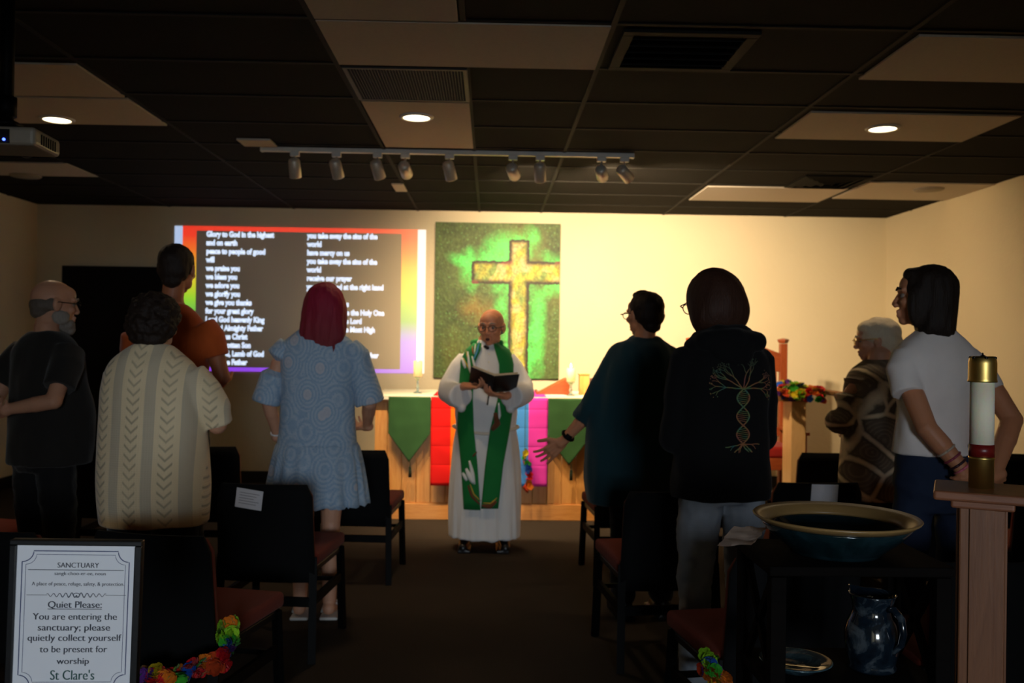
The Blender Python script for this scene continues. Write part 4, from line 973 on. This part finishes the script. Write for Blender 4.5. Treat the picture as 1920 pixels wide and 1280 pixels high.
# 3 --- knitted sweater
p = person('curly dark-haired person in cream cable-knit sweater, seen from behind', at(290, 800, 3.72).x, 3.72, -3)
h = Head((-.012, .03, 1.49), rot(-4, 10), .97)
arms = [((.165,0,1.28), (.245,.03,1.08), (.14,.27,1.1), dict(d=(-.5,.8,.1), nrm=(0,0,1), side=1)), ((-.165,0,1.28), (-.205,.05,1.06), (-.1,.27,1.1), dict(d=(.5,.8,.1), nrm=(0,0,1), side=-1))]
link_mesh('body', body_vol(1.60, h, arms, 1.1, armk=1.1), M_skin, p, smooth=True)
def knit():
    n = N('open knit wool'); x, _, z = n.xyz(); K = .131
    xs = n.m_('ADD', x, 1.31+.006-.05); xl = n.m_('SUBTRACT', n.m_('FRACT', n.m_('DIVIDE', xs, K)), .5); ax = n.m_('MULTIPLY', n.m_('ABSOLUTE', xl), K)
    ph = n.m_('FRACT', n.m_('DIVIDE', n.m_('SUBTRACT', z, n.m_('MULTIPLY', ax, 1.0)), .036))
    hole = n.m_('MULTIPLY', n.m_('SUBTRACT', 1, n.m_('SMOOTH_MIN', n.m_('MULTIPLY', n.m_('ABSOLUTE', n.m_('SUBTRACT', ph, .5)), 4.2), 1, .2)), n.m_('LESS_THAN', ax, .025), None, True)
    hole2 = n.m_('MULTIPLY', n.m_('MULTIPLY', hole, .6), n.m_('MULTIPLY_ADD', n.noise(n.coord(), 6, 2), 1.4, .1, True))
    rib = n.m_('SINE', n.m_('MULTIPLY', x, 620)); band = n.m_('GREATER_THAN', ax, .045)
    st = n.m_('SINE', n.m_('MULTIPLY', z, 700))
    cream = n.mix(n.noise(n.coord(), 5, 3), lin((226,202,160)), lin((244,224,186)))
    band_c = n.mix(n.m_('MULTIPLY', band, .45), cream, lin((150,146,140)))
    under = n.m_('MULTIPLY_ADD', z, -22, 22*.755, True)
    band_c = n.mix(n.m_('MULTIPLY', under, .75), band_c, lin((196,146,78)))
    col = n.mix(hole2, band_c, lin((74,66,60)))
    hh = n.m_('SUBTRACT', n.m_('ADD', n.m_('MULTIPLY', n.m_('ADD', rib, st), .12), n.m_('MULTIPLY', ph, n.m_('MULTIPLY', n.m_('LESS_THAN', ax, .03), .6))), n.m_('MULTIPLY', hole, 1.2))
    return n.pr(col, .95, 0, n.bump(hh, .35, .005), spec=.1, sheen=.2)
bm = bmesh.new(); loft(bm, interp([(.685,.005,0,.212,.165),(.80,.005,0,.216,.185),(.924,0,0,.216,.18),(1.11,-.005,0,.208,.165),(1.24,-.01,0,.198,.15),(1.325,-.012,0,.172,.12),(1.375,-.012,0,.115,.09),(1.405,-.01,0,.07,.07)], 4))
flare(bm, [((.13,0,1.27), .085), ((.19,.01,1.2), .083), ((.232,.035,1.13), .072), ((.248,.045,1.075), .06)]); flare(bm, [((-.13,0,1.27), .085), ((-.165,.03,1.18), .075), ((-.185,.05,1.08), .06)])
vol('sweater', bm, knit(), p, .008, 5, (.007, (8,8,3)))
trousers(p, fabric('black trousers', (18,18,19)), 1.60, 1.12, top=.98); shoes(p, M_blackshoe)
bm = bmesh.new(); hE(bm, h, (0,-.02,.035), (.104,.105,.092)); hE(bm, h, (0,-.045,-.02), (.108,.085,.078)); hE(bm, h, (0,-.05,-.07), (.075,.06,.05))
vol('curly_hair', bm, M_hair_dk, p, .006, 1, (.011, (38,38,38))); eyes(p, h, M_hair_dk)

# 4 --- pink hair, pale blue lace dress
p = person('person with long pink-red hair in a short pale blue lace dress', at(597, 700, 4.75).x, 4.75, 2)
h = Head((.03, .02, 1.60), rot(-4, 2), 1.02)
arms = [((.175,0,1.40), (.262,.03,1.10), (.235,.20,.97), dict(d=(-.5,.8,-.1), nrm=(-.3,0,1), side=1)), ((-.175,0,1.40), (-.262,.02,1.12), (-.228,.13,.915), dict(d=(.4,.85,-.3), nrm=(.3,0,1), side=-1))]
link_mesh('body', body_vol(1.72, h, arms, 1.0, stance=.075, ears=False), M_skin, p, smooth=True)
def lace():
    n = N('pale blue lace'); v = n.coord((1, .35, .8)); x, _, z = n.xyz()
    d = n.vor(v, 9.5, 'F1'); ringv = n.m_('SINE', n.m_('MULTIPLY', d, 42)); e = n.vor(v, 9.5, 'DISTANCE_TO_EDGE'); fine = n.vor(n.coord(), 75)
    a = n.m_('MULTIPLY_ADD', ringv, .2, .5, True); a = n.m_('MULTIPLY', a, n.m_('MULTIPLY_ADD', fine, 1.3, .35, True))
    core = n.m_('LESS_THAN', d, .22)
    col = n.mix(a, lin((122,156,188)), lin((192,202,210))); col = n.mix(n.m_('MULTIPLY', core, .55), col, lin((206,196,196)))
    return n.pr(col, .9, 0, n.bump(a, .5, .004), spec=.15, sheen=.1)
M_lace = lace()
bm = bmesh.new(); loft(bm, interp([(.875,0,0,.208,.145),(.95,0,0,.198,.135),(1.06,0,0,.190,.128),(1.2,0,0,.190,.125),(1.33,0,0,.198,.12),(1.41,0,0,.185,.10),(1.455,0,0,.135,.08),(1.50,0,0,.075,.065)], 4))
dress = vol('dress', bm, M_lace, p, .009, 4, (.005, (9,9,5)))
bm = bmesh.new(); out = []
for z, rx, ry in ((.90,.205,.143),(.885,.216,.152),(.84,.228,.16),(.78,.240,.168),(.70,.252,.178),(.62,.262,.188),(.585,.266,.192)):
    t_ = (.9-z)/.315; out.append([Vector(((rx+.012*t_*math.sin(j*2*PI*17/136+math.sin(j*.3)))*math.cos(2*PI*j/136), (ry+.014*t_*math.sin(j*2*PI*17/136+1))*math.sin(2*PI*j/136), z+(.006*math.sin(j*2.1) if z < .6 else 0))) for j in range(136)])
rings(bm, out[::-1]); obj('skirt_tier', bm, M_lace, dress, True)
for s in (-1, 1):
    bm = bmesh.new(); flare(bm, [((s*.15,0,1.40), .068), ((s*.195,.0,1.35), .08), ((s*.225,.01,1.25), .083), ((s*.25,.015,1.17), .086), ((s*.268,.02,1.105), .092)], .85); vol('flared_sleeve', bm, M_lace, dress, .008, 2, (.007, (12,12,5)))
pink = hairmat('pink dyed hair', (120,24,44), (150,46,60), (1.30, 1.62, (96,50,40), (140,14,48)))
bm = bmesh.new(); hloft(bm, h, [(-.27,-.0,-.085,.03,.02),(-.235,-.0,-.08,.058,.03),(-.19,0,-.07,.09,.045),(-.15,0,-.06,.112,.06),(-.10,0,-.045,.116,.08),(-.03,0,-.028,.112,.095),(.04,0,-.022,.100,.102),(.09,0,-.02,.077,.085),(.118,0,-.018,.042,.05),(.128,0,-.018,.012,.015)])
vol('long_hair', bm, pink, p, .006, 2, (.006, (34,34,7))); eyes(p, h)
for k in range(5):
    bm = bmesh.new(); x = -.045+.026*k; tube(bm, [h.p(x,-.085,-.17), h.p(x*1.1,-.096,-.23), h.p(x*.9+.006*(k % 2),-.098,-.285-.012*(k % 3))], [.016,.012,.003], 8); obj('lock_of_hair', bm, pink, p, True)
bm = bmesh.new(); tube(bm, [Vector((-.231,.115,.935))+Vector((math.cos(t)*.031, math.sin(t)*.026, math.sin(t)*.012)) for t in [2*PI*j/20 for j in range(21)]], .005, 8); obj('bracelet', bm, simple('white bracelet', (220,220,220), .5), p, True)
M_sandal = simple('white sandal', (190,186,180), .6)
for s in (-1, 1):
    bm = bmesh.new(); x = s*.075; B(bm, x-.042, x+.05, -.085, .175, 0, .016); o = obj('sandal', bm, M_sandal, p, bevel=.006)
    for y0 in (.055, .02): 
        bm = bmesh.new(); tube(bm, [(x-.045, y0, .012), (x-.03, y0, .06), (x+.005, y0, .075), (x+.04, y0, .055), (x+.055, y0, .012)], .006, 8); obj('strap', bm, M_sandal, o, True)

# 6 --- teal poncho, arm held out
p = person('short-haired person in dark teal poncho holding left palm out', at(1208, 700, 4.78).x, 4.78, 6); p.scale = (1.03, 1.03, 1.0)
h = Head((.0, .02, 1.585), rot(24, 2), 1.0)
wr = Vector((-.385,.13,.915)); el = Vector((-.268,.02,1.08))
arms = [((-.175,0,1.37), el, wr, dict(d=(-.62,.30,-.62), nrm=(.25,.75,.45), side=-1, curl=14, spread=13, k=1.06)), ((.175,0,1.37), (.25,.03,1.08), (.2,.25,1.0), dict(d=(.1,.9,0), nrm=(0,0,1), side=1))]
link_mesh('body', body_vol(1.70, h, arms, 1.05, voxel=.0045), M_skin2, p, smooth=True)
bm = bmesh.new(); loft(bm, interp([(.60,-.03,0,.262,.155),(.72,-.04,0,.268,.165),(.88,-.035,0,.262,.165),(1.06,-.02,0,.268,.165),(1.21,-.005,0,.262,.15),(1.33,0,0,.218,.13),(1.41,0,0,.165,.10),(1.45,0,0,.10,.075),(1.475,0,0,.07,.06)], 4))
flare(bm, [((-.16,0,1.33), .07), ((-.235,.01,1.2), .075), ((-.275,.02,1.10), .075), ((-.312,.05,1.03), .066)], .8); flare(bm, [((.16,0,1.33), .07), ((.24,.01,1.2), .07), ((.275,.02,1.08), .068)], .8)
for x, w_ in ((-.245, .05), (-.17, .05), (.12, .06)): capsule(bm, (x, -.02, .75), w_*1.2, (x-.012, -.01, .59), .012)
vol('poncho', bm, fabric('dark teal jersey', (22,52,58)), p, .009, 4, (.013, (11,11,2.5)))
trousers(p, fabric('black trousers two', (15,15,17)), 1.70, 1.05); shoes(p, M_blackshoe); short_hair(p, h, M_hair_dk, .004, quiff=1); glasses(p, h, M_black, .023); eyes(p, h, M_hair_dk)
bm = bmesh.new(); d_ = (wr-el).normalized(); x_, y_ = frame(d_); c_w = wr-d_*.03
tube(bm, [c_w+(x_*math.cos(t)+y_*math.sin(t))*.031 for t in [2*PI*j/24 for j in range(25)]], .009, 8); ell(bm, c_w-Vector((0,.028,0)), (.018,.008,.018)); obj('wristwatch', bm, M_black, p, True)

# 7 --- black hoodie with tree print
p = person('bob-haired person in black hoodie printed with a helix tree', at(1353, 800, 3.6).x, 3.6, 10)
h = Head((-.022, .065, 1.605), rot(20, 16, 0), 1.04)
arms = [((s*.17,0,1.36), (s*.205,.02,1.08), (s*.10,.24,1.06), dict(d=(-s*.6,.7,.1), nrm=(0,0,1), side=s)) for s in (-1, 1)]
link_mesh('body', body_vol(1.72, h, arms, 1.0, ears=False), M_skin2, p, smooth=True)
M_hood = fabric('black fleece', (9,8,9), .95, sheen=.03)
bm = bmesh.new(); loft(bm, interp([(.83,0,0,.196,.158),(.90,0,0,.200,.162),(1.0,0,0,.188,.145),(1.15,0,0,.180,.14),(1.28,0,0,.192,.14),(1.37,0,0,.188,.125),(1.43,0,0,.14,.10),(1.475,0,.01,.085,.08)], 4))
for s in (-1, 1): chain(bm, [((s*.15,0,1.35), .078), ((s*.175,.01,1.22), .066), ((s*.192,.03,1.06), .058), ((s*.12,.2,1.05), .044)])
hd = vol('hoodie', bm, M_hood, p, .008, 4, (.006, (9,9,6)))
bm = bmesh.new(); chain(bm, [((-.135,-.01,1.425), .034), ((-.10,-.075,1.445), .046), ((0,-.105,1.45), .052), ((.10,-.075,1.445), .046), ((.135,-.01,1.425), .034)]); chain(bm, [((-.11,-.02,1.455), .034), ((-.05,-.062,1.478), .036), ((.05,-.062,1.478), .036), ((.11,-.02,1.455), .034)])
ell(bm, (0,-.09,1.40), (.09,.055,.065)); vol('hood', bm, M_hood, hd, .008, 4, (.005, (14,14,14)))
def jeans(name, rgb):
    n = N(name); v = n.coord(); f = n.noise(v, 9, 5, .6); c = lin(rgb); tw = n.m_('SINE', n.m_('MULTIPLY', n.m_('ADD', n.xyz()[0], n.xyz()[2]), 1400))
    return n.pr(n.mix(f, tuple(q*.7 for q in c[:3])+(1,), tuple(min(1, q*1.15) for q in c[:3])+(1,)), .85, 0, n.bump(tw, .15, .001), spec=.2)
trousers(p, jeans('light washed denim', (146,152,160)), 1.72, .97, top=.88, fold=.008, name='jeans', stance=.105); shoes(p, M_blackshoe, .105)
bm = bmesh.new(); hloft(bm, h, [(-.125,.004,-.02,.085,.075),(-.105,.004,-.022,.108,.088),(-.07,.002,-.028,.118,.102),(-.02,0,-.03,.113,.11),(.04,0,-.024,.100,.108),(.085,0,-.02,.078,.088),(.115,0,-.018,.045,.054),(.126,0,-.018,.012,.015)])
vol('bob_hair', bm, hairmat('brown bob hair', (40,22,14), (64,36,22)), p, .006, 2, (.003, (26,26,7))); glasses(p, h, M_black, .024); eyes(p, h, M_hair_dk)
# tree with a helix trunk printed on the back
bv = bvh_of(hd); bm = bmesh.new(); rnd = random.Random(4); cx = .024
def pline(pts, r): tube(bm, [cast(bv, x, z, -1, .0006) for x, z in pts], r, 5)
def dens(pts, m=6):
    out = []
    for (x0, z0), (x1, z1) in zip(pts, pts[1:]): out += [(x0+(x1-x0)*k/m, z0+(z1-z0)*k/m) for k in range(m)]
    return out+[pts[-1]]
z1, z0 = 1.265, 1.055
for s in (-1, 1):
    pline([(cx+s*.027*math.sin((z1-z)/(z1-z0)*PI*3), z) for z in [z1-(z1-z0)*k/48 for k in range(49)]], .0030)
for k in range(28):
    z = z1-(z1-z0)*(k+.5)/28; a = .027*math.sin((z1-z)/(z1-z0)*PI*3)
    if abs(a) > .011: pline([(cx-a, z-.003), (cx, z), (cx+a, z+.003)], .0014)
def branch(x, z, ang, L, r, n):
    pts = [(x, z)]; a = ang
    for k in range(5): a += rnd.uniform(-.22, .22)+(.10 if ang < PI/2 else -.10)*(.6 if n > 1 else 0)*(-1 if False else 1); x += math.cos(a)*L/5; z += math.sin(a)*L/5*.8; pts.append((x, z))
    pline(pts, r)
    if n > 0:
        for q in (-1, 0, 1) if n > 1 else (-1, 1): branch(x, z, a+q*rnd.uniform(.35, .6), L*rnd.uniform(.55, .7), r*.66, n-1)
    else:
        for _ in range(3):
            pp = cast(bv, x+rnd.uniform(-.009, .009), z+rnd.uniform(-.007, .009), -1, .0006); ell(bm, pp, (.0022,.0008,.0022), None, 0)
for a in (12, 38, 66, 92, 118, 145, 170): branch(cx+math.cos(R(a))*.008, z1, R(a), rnd.uniform(.062, .076), .0024, 2)
for a, L in ((195, .075), (225, .06), (255, .045), (285, .045), (315, .06), (342, .075)):
    x, z = cx, z0; pts = [(x, z)]; aa = R(a)
    for k in range(6): x += math.cos(aa)*L/6; z += math.sin(aa)*L/6*.7; aa += rnd.uniform(-.35, .35); pts.append((x, z))
    pline(pts, .0021); pline([pts[3], (pts[3][0]+math.cos(aa+.7)*.012, pts[3][1]-.008), (pts[3][0]+math.cos(aa+.7)*.02, pts[3][1]-.018)], .0013)
n = N('print colours'); f = n.noise(n.coord(), 22, 2); zc = n.xyz()[2]
col = n.ramp(n.m_('ADD', f, 0), [(.3, lin((56,100,96))), (.45, lin((96,112,70))), (.55, lin((138,92,60))), (.7, lin((128,76,70)))]); green_up = n.m_('MULTIPLY_ADD', zc, 18, -18*1.30, True)
tree = obj('tree_print', bm, n.pr(n.mix(green_up, col, lin((62,70,54))), .7, spec=.1), hd)

# 8 --- elderly person with silver hair
p = person('silver-haired person with glasses in dark patterned tunic', at(1648, 800, 4.95).x, 4.95, 22); p.scale = (1.13, 1.13, 1.01)
h = Head((.028, .05, 1.455), rot(46, 6), .98)
arms = [((s*.16,0,1.25), (s*.205,.0,1.02), (s*.06,.19,1.0), dict(d=(-s*.8,.1,-.3), nrm=(0,-1,0), side=s)) for s in (-1, 1)]
link_mesh('body', body_vol(1.57, h, arms, 1.0, neck=(0,.0,1.34)), M_skin, p, smooth=True)
def medal():
    n = N('medallion print'); v = n.coord((1, .45, .85)); e = n.vor(v, 6.6, 'DISTANCE_TO_EDGE'); d = n.vor(v, 6.6); nn = n.noise(n.coord(), 30, 4)
    b = n.m_('ADD', e, n.m_('MULTIPLY', nn, .06)); base = n.ramp(b, [(.045, lin((226,208,174))), (.08, lin((200,182,152))), (.11, lin((98,88,74))), (.22, lin((112,100,86)))]); inner = n.m_('MULTIPLY', n.m_('SINE', n.m_('MULTIPLY', d, 60)), n.m_('GREATER_THAN', e, .12), None, True)
    return n.pr(n.mix(n.m_('MULTIPLY', n.m_('ABSOLUTE', inner), n.m_('MULTIPLY', nn, .6)), base, lin((170,154,130))), .85, spec=.2)
bm = bmesh.new(); loft(bm, interp([(.60,0,0,.195,.16),(.75,0,0,.192,.155),(.92,0,0,.188,.15),(1.08,0,0,.178,.145),(1.2,0,0,.182,.135),(1.28,0,0,.16,.11),(1.325,0,0,.10,.085),(1.35,0,0,.068,.068)], 4))
for s in (-1, 1): flare(bm, [((s*.14,0,1.23), .078), ((s*.185,0,1.14), .08), ((s*.215,.0,1.04), .076), ((s*.20,.07,1.0), .066)])
vol('tunic', bm, medal(), p, .009, 4, (.006, (9,9,4)))
trousers(p, fabric('dark slacks', (30,28,28)), 1.57, 1.05); shoes(p, M_blackshoe)
bm = bmesh.new(); hE(bm, h, (0,-.02,.038), (.094,.104,.092)); hE(bm, h, (0,-.045,-.01), (.092,.078,.080)); hE(bm, h, (0,-.05,-.055), (.066,.05,.05)); hE(bm, h, (0,.03,.07), (.078,.055,.045))
vol('wavy_hair', bm, M_hair_wh, p, .006, 2, (.005, (26,26,18))); glasses(p, h, M_brass, .023); eyes(p, h, M_hair_wh)

# 9 --- white T-shirt, hands clasped behind
p = person('dark shoulder-length-haired person in white T-shirt and jeans, hands behind back', at(1752, 800, 3.4).x, 3.4, 4)
h = Head((-.038, .02, 1.622), rot(62, -2), .98)
arms = [((-.145,0,1.39), (-.105,-.13,1.14), (.012,-.185,.985), dict(d=(.8,-.05,-.35), nrm=(0,.8,.4), side=-1, curl=30)),
        ((.150,0,1.39), (.235,-.11,1.17), (.115,-.195,.985), dict(d=(-.8,-.05,-.3), nrm=(0,.9,.1), side=1, curl=35))]
link_mesh('body', body_vol(1.74, h, arms, .86, neck=(0,0,1.48), voxel=.0045, ears=False), M_skin2, p, smooth=True)
bm = bmesh.new(); loft(bm, interp([(1.03,-.01,0,.143,.112),(1.12,-.008,0,.135,.10),(1.22,0,0,.14,.10),(1.33,0,0,.155,.105),(1.41,0,0,.15,.095),(1.46,0,0,.115,.075),(1.50,0,0,.066,.06)], 4))
flare(bm, [((-.11,0,1.395), .06), ((-.142,-.02,1.35), .06), ((-.142,-.065,1.26), .058)]); flare(bm, [((.11,0,1.395), .06), ((.155,-.02,1.35), .06), ((.185,-.055,1.27), .056)])
vol('t_shirt', bm, fabric('pale pinkish white jersey', (242,230,224)), p, .0075, 4, (.006, (10,10,8)))
trousers(p, jeans('dark blue denim', (36,46,68)), 1.74, .86, top=1.06, fold=.006, name='jeans', thigh=.088); shoes(p, M_blackshoe)
bm = bmesh.new(); hE(bm, h, (0,-.02,.04), (.090,.104,.090)); hloft(bm, h, [(-.165,0,-.05,.05,.045),(-.14,0,-.048,.085,.068),(-.09,0,-.042,.093,.078),(-.03,0,-.035,.092,.085),(.04,0,-.024,.089,.098),(.09,0,-.02,.068,.078),(.125,0,-.018,.02,.03)])
hE(bm, h, (.072,.02,-.03), (.022,.04,.085)); hE(bm, h, (-.072,.02,-.03), (.022,.04,.085)); hE(bm, h, (0,.035,.085), (.06,.045,.03))
chain(bm, [(h.p(.03,-.08,-.11), .028), (h.p(.02,-.12,-.15), .016), (h.p(.01,-.15,-.155), .006)])
vol('shoulder_length_hair', bm, hairmat('near black hair', (18,13,10), (48,34,25)), p, .006, 1, (.006, (30,30,6))); eyes(p, h, M_hair_dk)
for (a_, rr, c) in ((.50, .033, (190,170,150)), (.66, .031, (150,60,80)), (.80, .030, (60,30,40)), (.9, .029, (220,110,130))):
    q = Vector((-.105,-.13,1.14)).lerp(Vector((.012,-.185,.985)), a_); d_ = Vector((.117,-.055,-.155)).normalized(); x_, y_ = frame(d_); bm = bmesh.new()
    tube(bm, [q+(x_*math.cos(t)+y_*math.sin(t))*rr for t in [2*PI*j/20 for j in range(21)]], .0045, 8); obj('bracelet', bm, simple('bracelet %d' % c[0], c, .5), p, True)

# 5 --- celebrant in white alb and green stole
p = person('bald bespectacled person in white robe and green stole, reading aloud', at(911, 800, 6.34).x, 6.34, 180)
h = Head((-.03, .045, 1.535), rot(-16, 6), 1.10)
arms = [((.18,0,1.33), (.27,.06,1.10), (.135,.26,1.135), dict(d=(-.75,.45,.0), nrm=(-.25,.3,.9), side=-1, curl=48, k=1.05)),
        ((-.18,0,1.33), (-.27,.06,1.08), (-.125,.26,1.075), dict(d=(.75,.5,.12), nrm=(.0,-.1,1), side=1, curl=30, k=1.05))]
M_sk = skin('pink skin', (222,148,108))
body = link_mesh('body', body_vol(1.67, h, arms, 1.05, neck=(0,.0,1.41), voxel=.0045, stance=.13), M_sk, p, smooth=True)
def alb():
    n = N('white alb linen'); v = n.coord(); f = n.noise(n.coord((14, 14, 1.2)), 1.4, 3)
    return n.pr(n.mix(n.noise(v, 6, 3), lin((226,222,218)), lin((240,236,230))), .85, 0, n.bump(f, .35, .02), spec=.2, sheen=.1)
M_alb = alb()
bm = bmesh.new(); loft(bm, interp([(.085,0,0,.244,.19),(.25,0,0,.246,.185),(.5,0,0,.242,.175),(.72,0,0,.228,.16),(.83,0,0,.212,.148),(.87,0,.002,.212,.15),(.95,0,.006,.218,.158),(1.1,0,.004,.21,.15),(1.24,0,0,.20,.135),(1.33,0,0,.18,.115),(1.385,0,0,.12,.09),(1.41,0,0,.075,.075),(1.445,0,.004,.066,.068)], 4))
co_bm = bm
for s in (-1, 1):
    flare(bm, [((s*.14,0,1.31), .075), ((s*.19,.015,1.25), .075), ((s*.252,.05,1.13), .078), ((s*.25,.11,1.085), .086), ((s*.205,.18,1.07), .092), ((s*.165,.235,1.07), .092)], .9)
    chain(bm, [((s*.20,.12,1.03), .05), ((s*.165,.21,.985), .032)])
robe = vol('alb', bm, M_alb, p, .009, 3, (.016, (13,13,.9), 1.0, .5))
bv = bvh_of(robe)
M_stole = fabric('bright green stole', (20,118,52), .7); M_gold = fabric('gold thread', (216,170,60)); M_brownthread = fabric('brown thread', (110,66,40)); M_whitethread = fabric('white thread', (232,232,226)); M_bluethread = fabric('blue thread', (90,160,200))
# the bands hang over the chest: cast against torso only so they do not climb onto the sleeves
tb = bmesh.new(); loft(tb, interp([(.085,0,0,.252,.20),(.25,0,0,.254,.198),(.5,0,0,.25,.188),(.72,0,0,.236,.172),(.83,0,0,.218,.158),(.87,0,.002,.218,.160),(.95,0,.006,.224,.166),(1.1,0,.004,.216,.158),(1.24,0,0,.206,.143),(1.33,0,0,.188,.122),(1.385,0,0,.13,.098),(1.41,0,0,.085,.083),(1.445,0,.004,.074,.075)], 4))
bv2 = bvhtree.BVHTree.FromBMesh(tb); tb.free()
def lerp_path(keys, m=5):
    out = []
    for a, b in zip(keys, keys[1:]): out += [tuple(a[i]+(b[i]-a[i])*k/m for i in range(3)) for k in range(m)]
    return out+[keys[-1]]
pathL = lerp_path([(.035,.095,1.425),(.04,.145,1.38),(.075,.18,1.30),(.088,.19,1.2),(.09,.19,1.05),(.08,.195,.84),(.052,.165,.60),(.028,.142,.30)]); pathR = lerp_path([(-.095,-.045,1.425),(-.16,-.055,1.38),(-.20,-.085,1.28),(-.20,-.09,1.1),(-.165,-.03,.84),(-.122,-.0,.60),(-.092,.024,.31)])
st = None
bm = bmesh.new(); ribbon(bm, bv2, pathL, 1, .012); ribbon(bm, bv2, pathR, 1, .012)
bm2 = bmesh.new()
bmesh.ops.recalc_face_normals(bm, faces=bm.faces); stole = obj('stole', bm, M_stole, p, True)
tube(bm2, [(-.10,-.01,1.425), (-.07,-.065,1.435), (0,-.085,1.44), (.07,-.065,1.435), (.10,-.01,1.425)], .02, 10); obj('stole_collar', bm2, M_stole, stole, True)
sbv = bvh_of(stole)
def emb(pts, r, mat, name='embroidery'):
    bm = bmesh.new(); P_ = []
    for x, z in dens(pts, 3):
        hh = sbv.ray_cast(Vector((x, 2, z)), Vector((0, -1, 0)))
        if hh[0] is None: hh = bv2.ray_cast(Vector((x, 2, z)), Vector((0, -1, 0)))
        if hh[0] is not None: P_.append(hh[0]+Vector((0, .001, 0)))
    if len(P_) > 1: 
        rr = [r*(.35+.65*math.sin(PI*(k+.5)/len(P_))) for k in range(len(P_))]; tube(bm, P_, rr, 8); o = obj(name, bm, mat, stole, True); 
        c = sum(P_, Vector())/len(P_); o.data.transform(Matrix.Translation((0, c.y, 0)) @ Matrix.Diagonal((1, .35, 1, 1)) @ Matrix.Translation((0, -c.y, 0))) if False else None
X_ = lambda px: -(px-911)*.003712
Z_ = lambda v: 1.43-(v-642)*.003712
for pts, r, mat in (([(876,660),(880,690),(886,708)], .010, M_whitethread), ([(866,672),(872,690)], .012, M_whitethread), ([(884,668),(890,688),(882,700)], .009, M_whitethread), ([(871,652),(876,672),(888,704)], .004, M_gold), ([(864,664),(878,690),(887,706)], .004, M_gold),
    ([(897,640),(893,660),(886,676)], .007, M_bluethread), ([(890,646),(888,664)], .005, M_whitethread), ([(884,650),(886,664)], .004, fabric('red thread', (190,60,40))),
    ([(876,872),(884,888),(890,898)], .018, M_whitethread), ([(882,858),(888,880),(892,900)], .013, M_whitethread), ([(870,880),(878,894)], .013, M_whitethread), ([(888,850),(895,842)], .007, M_brownthread), ([(880,902),(888,922),(902,936)], .010, M_brownthread), ([(884,900),(891,918),(904,930)], .004, M_gold),
    ([(906,938),(920,940),(932,930)], .016, M_brownthread), ([(908,933),(922,934),(933,924)], .004, M_gold), ([(928,770),(932,790),(922,802)], .022, M_brownthread), ([(934,752),(936,775),(928,798)], .01, M_whitethread)):
    emb([(X_(u), Z_(v)) for u, v in pts], r, mat)
# rope belt
bm = bmesh.new(); pr_ = []
for j in range(72):
    a = 2*PI*j/72; d_ = Vector((math.cos(a), math.sin(a), 0)); z = .845-.035*max(0, math.sin(a))**2; o_ = Vector((0,0,z)); hh = bv2.ray_cast(o_+d_*2, -d_); pr_.append(hh[0]+d_*.008)
pr_.append(pr_[0]); tube(bm, pr_, .0105, 8); obj('rope_belt', bm, fabric('cream rope', (224,212,190)), p, True)
shoes(p, M_blackshoe, .13)
M_pink = simple('dark mouth', (60,16,14), .6)
bm = bmesh.new(); hE(bm, h, (0,.091,-.068), (.015,.01,.0115)); obj('open_mouth', bm, M_pink, p, True)
bm = bmesh.new(); hE(bm, h, (0,-.052,-.02), (.0775,.058,.042)); 
vol('cropped_hair', bm, M_hair_gr, p, .006, 2)
eyes(p, h, M_hair_gr); glasses(p, h, M_dark, .024)
bm = bmesh.new(); chain(bm, [((.012,.085,1.40), .012), ((-.004,.096,1.392), .013)]); obj('clip_microphone', bm, M_dark, p, True)
for k in range(4):
    c = cast(bv2, -.015, 1.35-.055*k, 1, .003); bm = bmesh.new(); ell(bm, c, (.006,.003,.006)); obj('button', bm, M_linen, robe, True)
# the open book he holds
bk = thing('open_book', 'open black book held in both hands by the robed person', 'book', (p.location.x+.045, 6.34-.335, 1.155), R(180))
TB = Matrix.Rotation(R(-8), 4, 'Y') @ Matrix.Rotation(R(32), 4, 'X'); M_page = simple('page edges', (188,170,140), .8)
M_cover = simple('black book cover', (20,17,17), .45)
for s in (-1, 1):
    T = TB @ Matrix.Rotation(R(-s*15), 4, 'Y')
    bm = bmesh.new(); B(bm, 0 if s > 0 else -.165, .165 if s > 0 else 0, -.11, .11, -.004, 0, T); obj('cover', bm, M_cover, bk, bevel=.0015)
    bm = bmesh.new(); B(bm, .001 if s > 0 else -.158, .158 if s > 0 else -.001, -.104, .104, .0005, .02, T); obj('pages', bm, M_page, bk, bevel=.004)
bm = bmesh.new(); bar(bm, TB @ Vector((.02,-.10,0)), TB @ Vector((.015,-.16,-.02)), .008, .0012); bar(bm, TB @ Vector((.015,-.16,-.02)), TB @ Vector((.015,-.17,-.07)), .008, .0012); obj('ribbon_marker', bm, M_dark, bk)
# ------------------------------------------------------------------ daylight through the added corridor window behind the camera, dim ambient
wd = bpy.data.worlds.new('world'); S.world = wd; wd.use_nodes = True
bg = wd.node_tree.nodes['Background']; bg.inputs[0].default_value = (.55, .72, 1, 1); bg.inputs[1].default_value = .5
ld = bpy.data.lights.new('daylight', 'AREA'); ld.shape = 'RECTANGLE'; ld.size = 1.6; ld.size_y = 1.4; ld.energy = 235; ld.color = (.77, .88, 1)
lo = bpy.data.objects.new('window_daylight', ld); C.objects.link(lo); lo.location = ((WX0+WX1)/2, YC-.12, 1.75); lo.rotation_euler = (R(90), 0, 0)
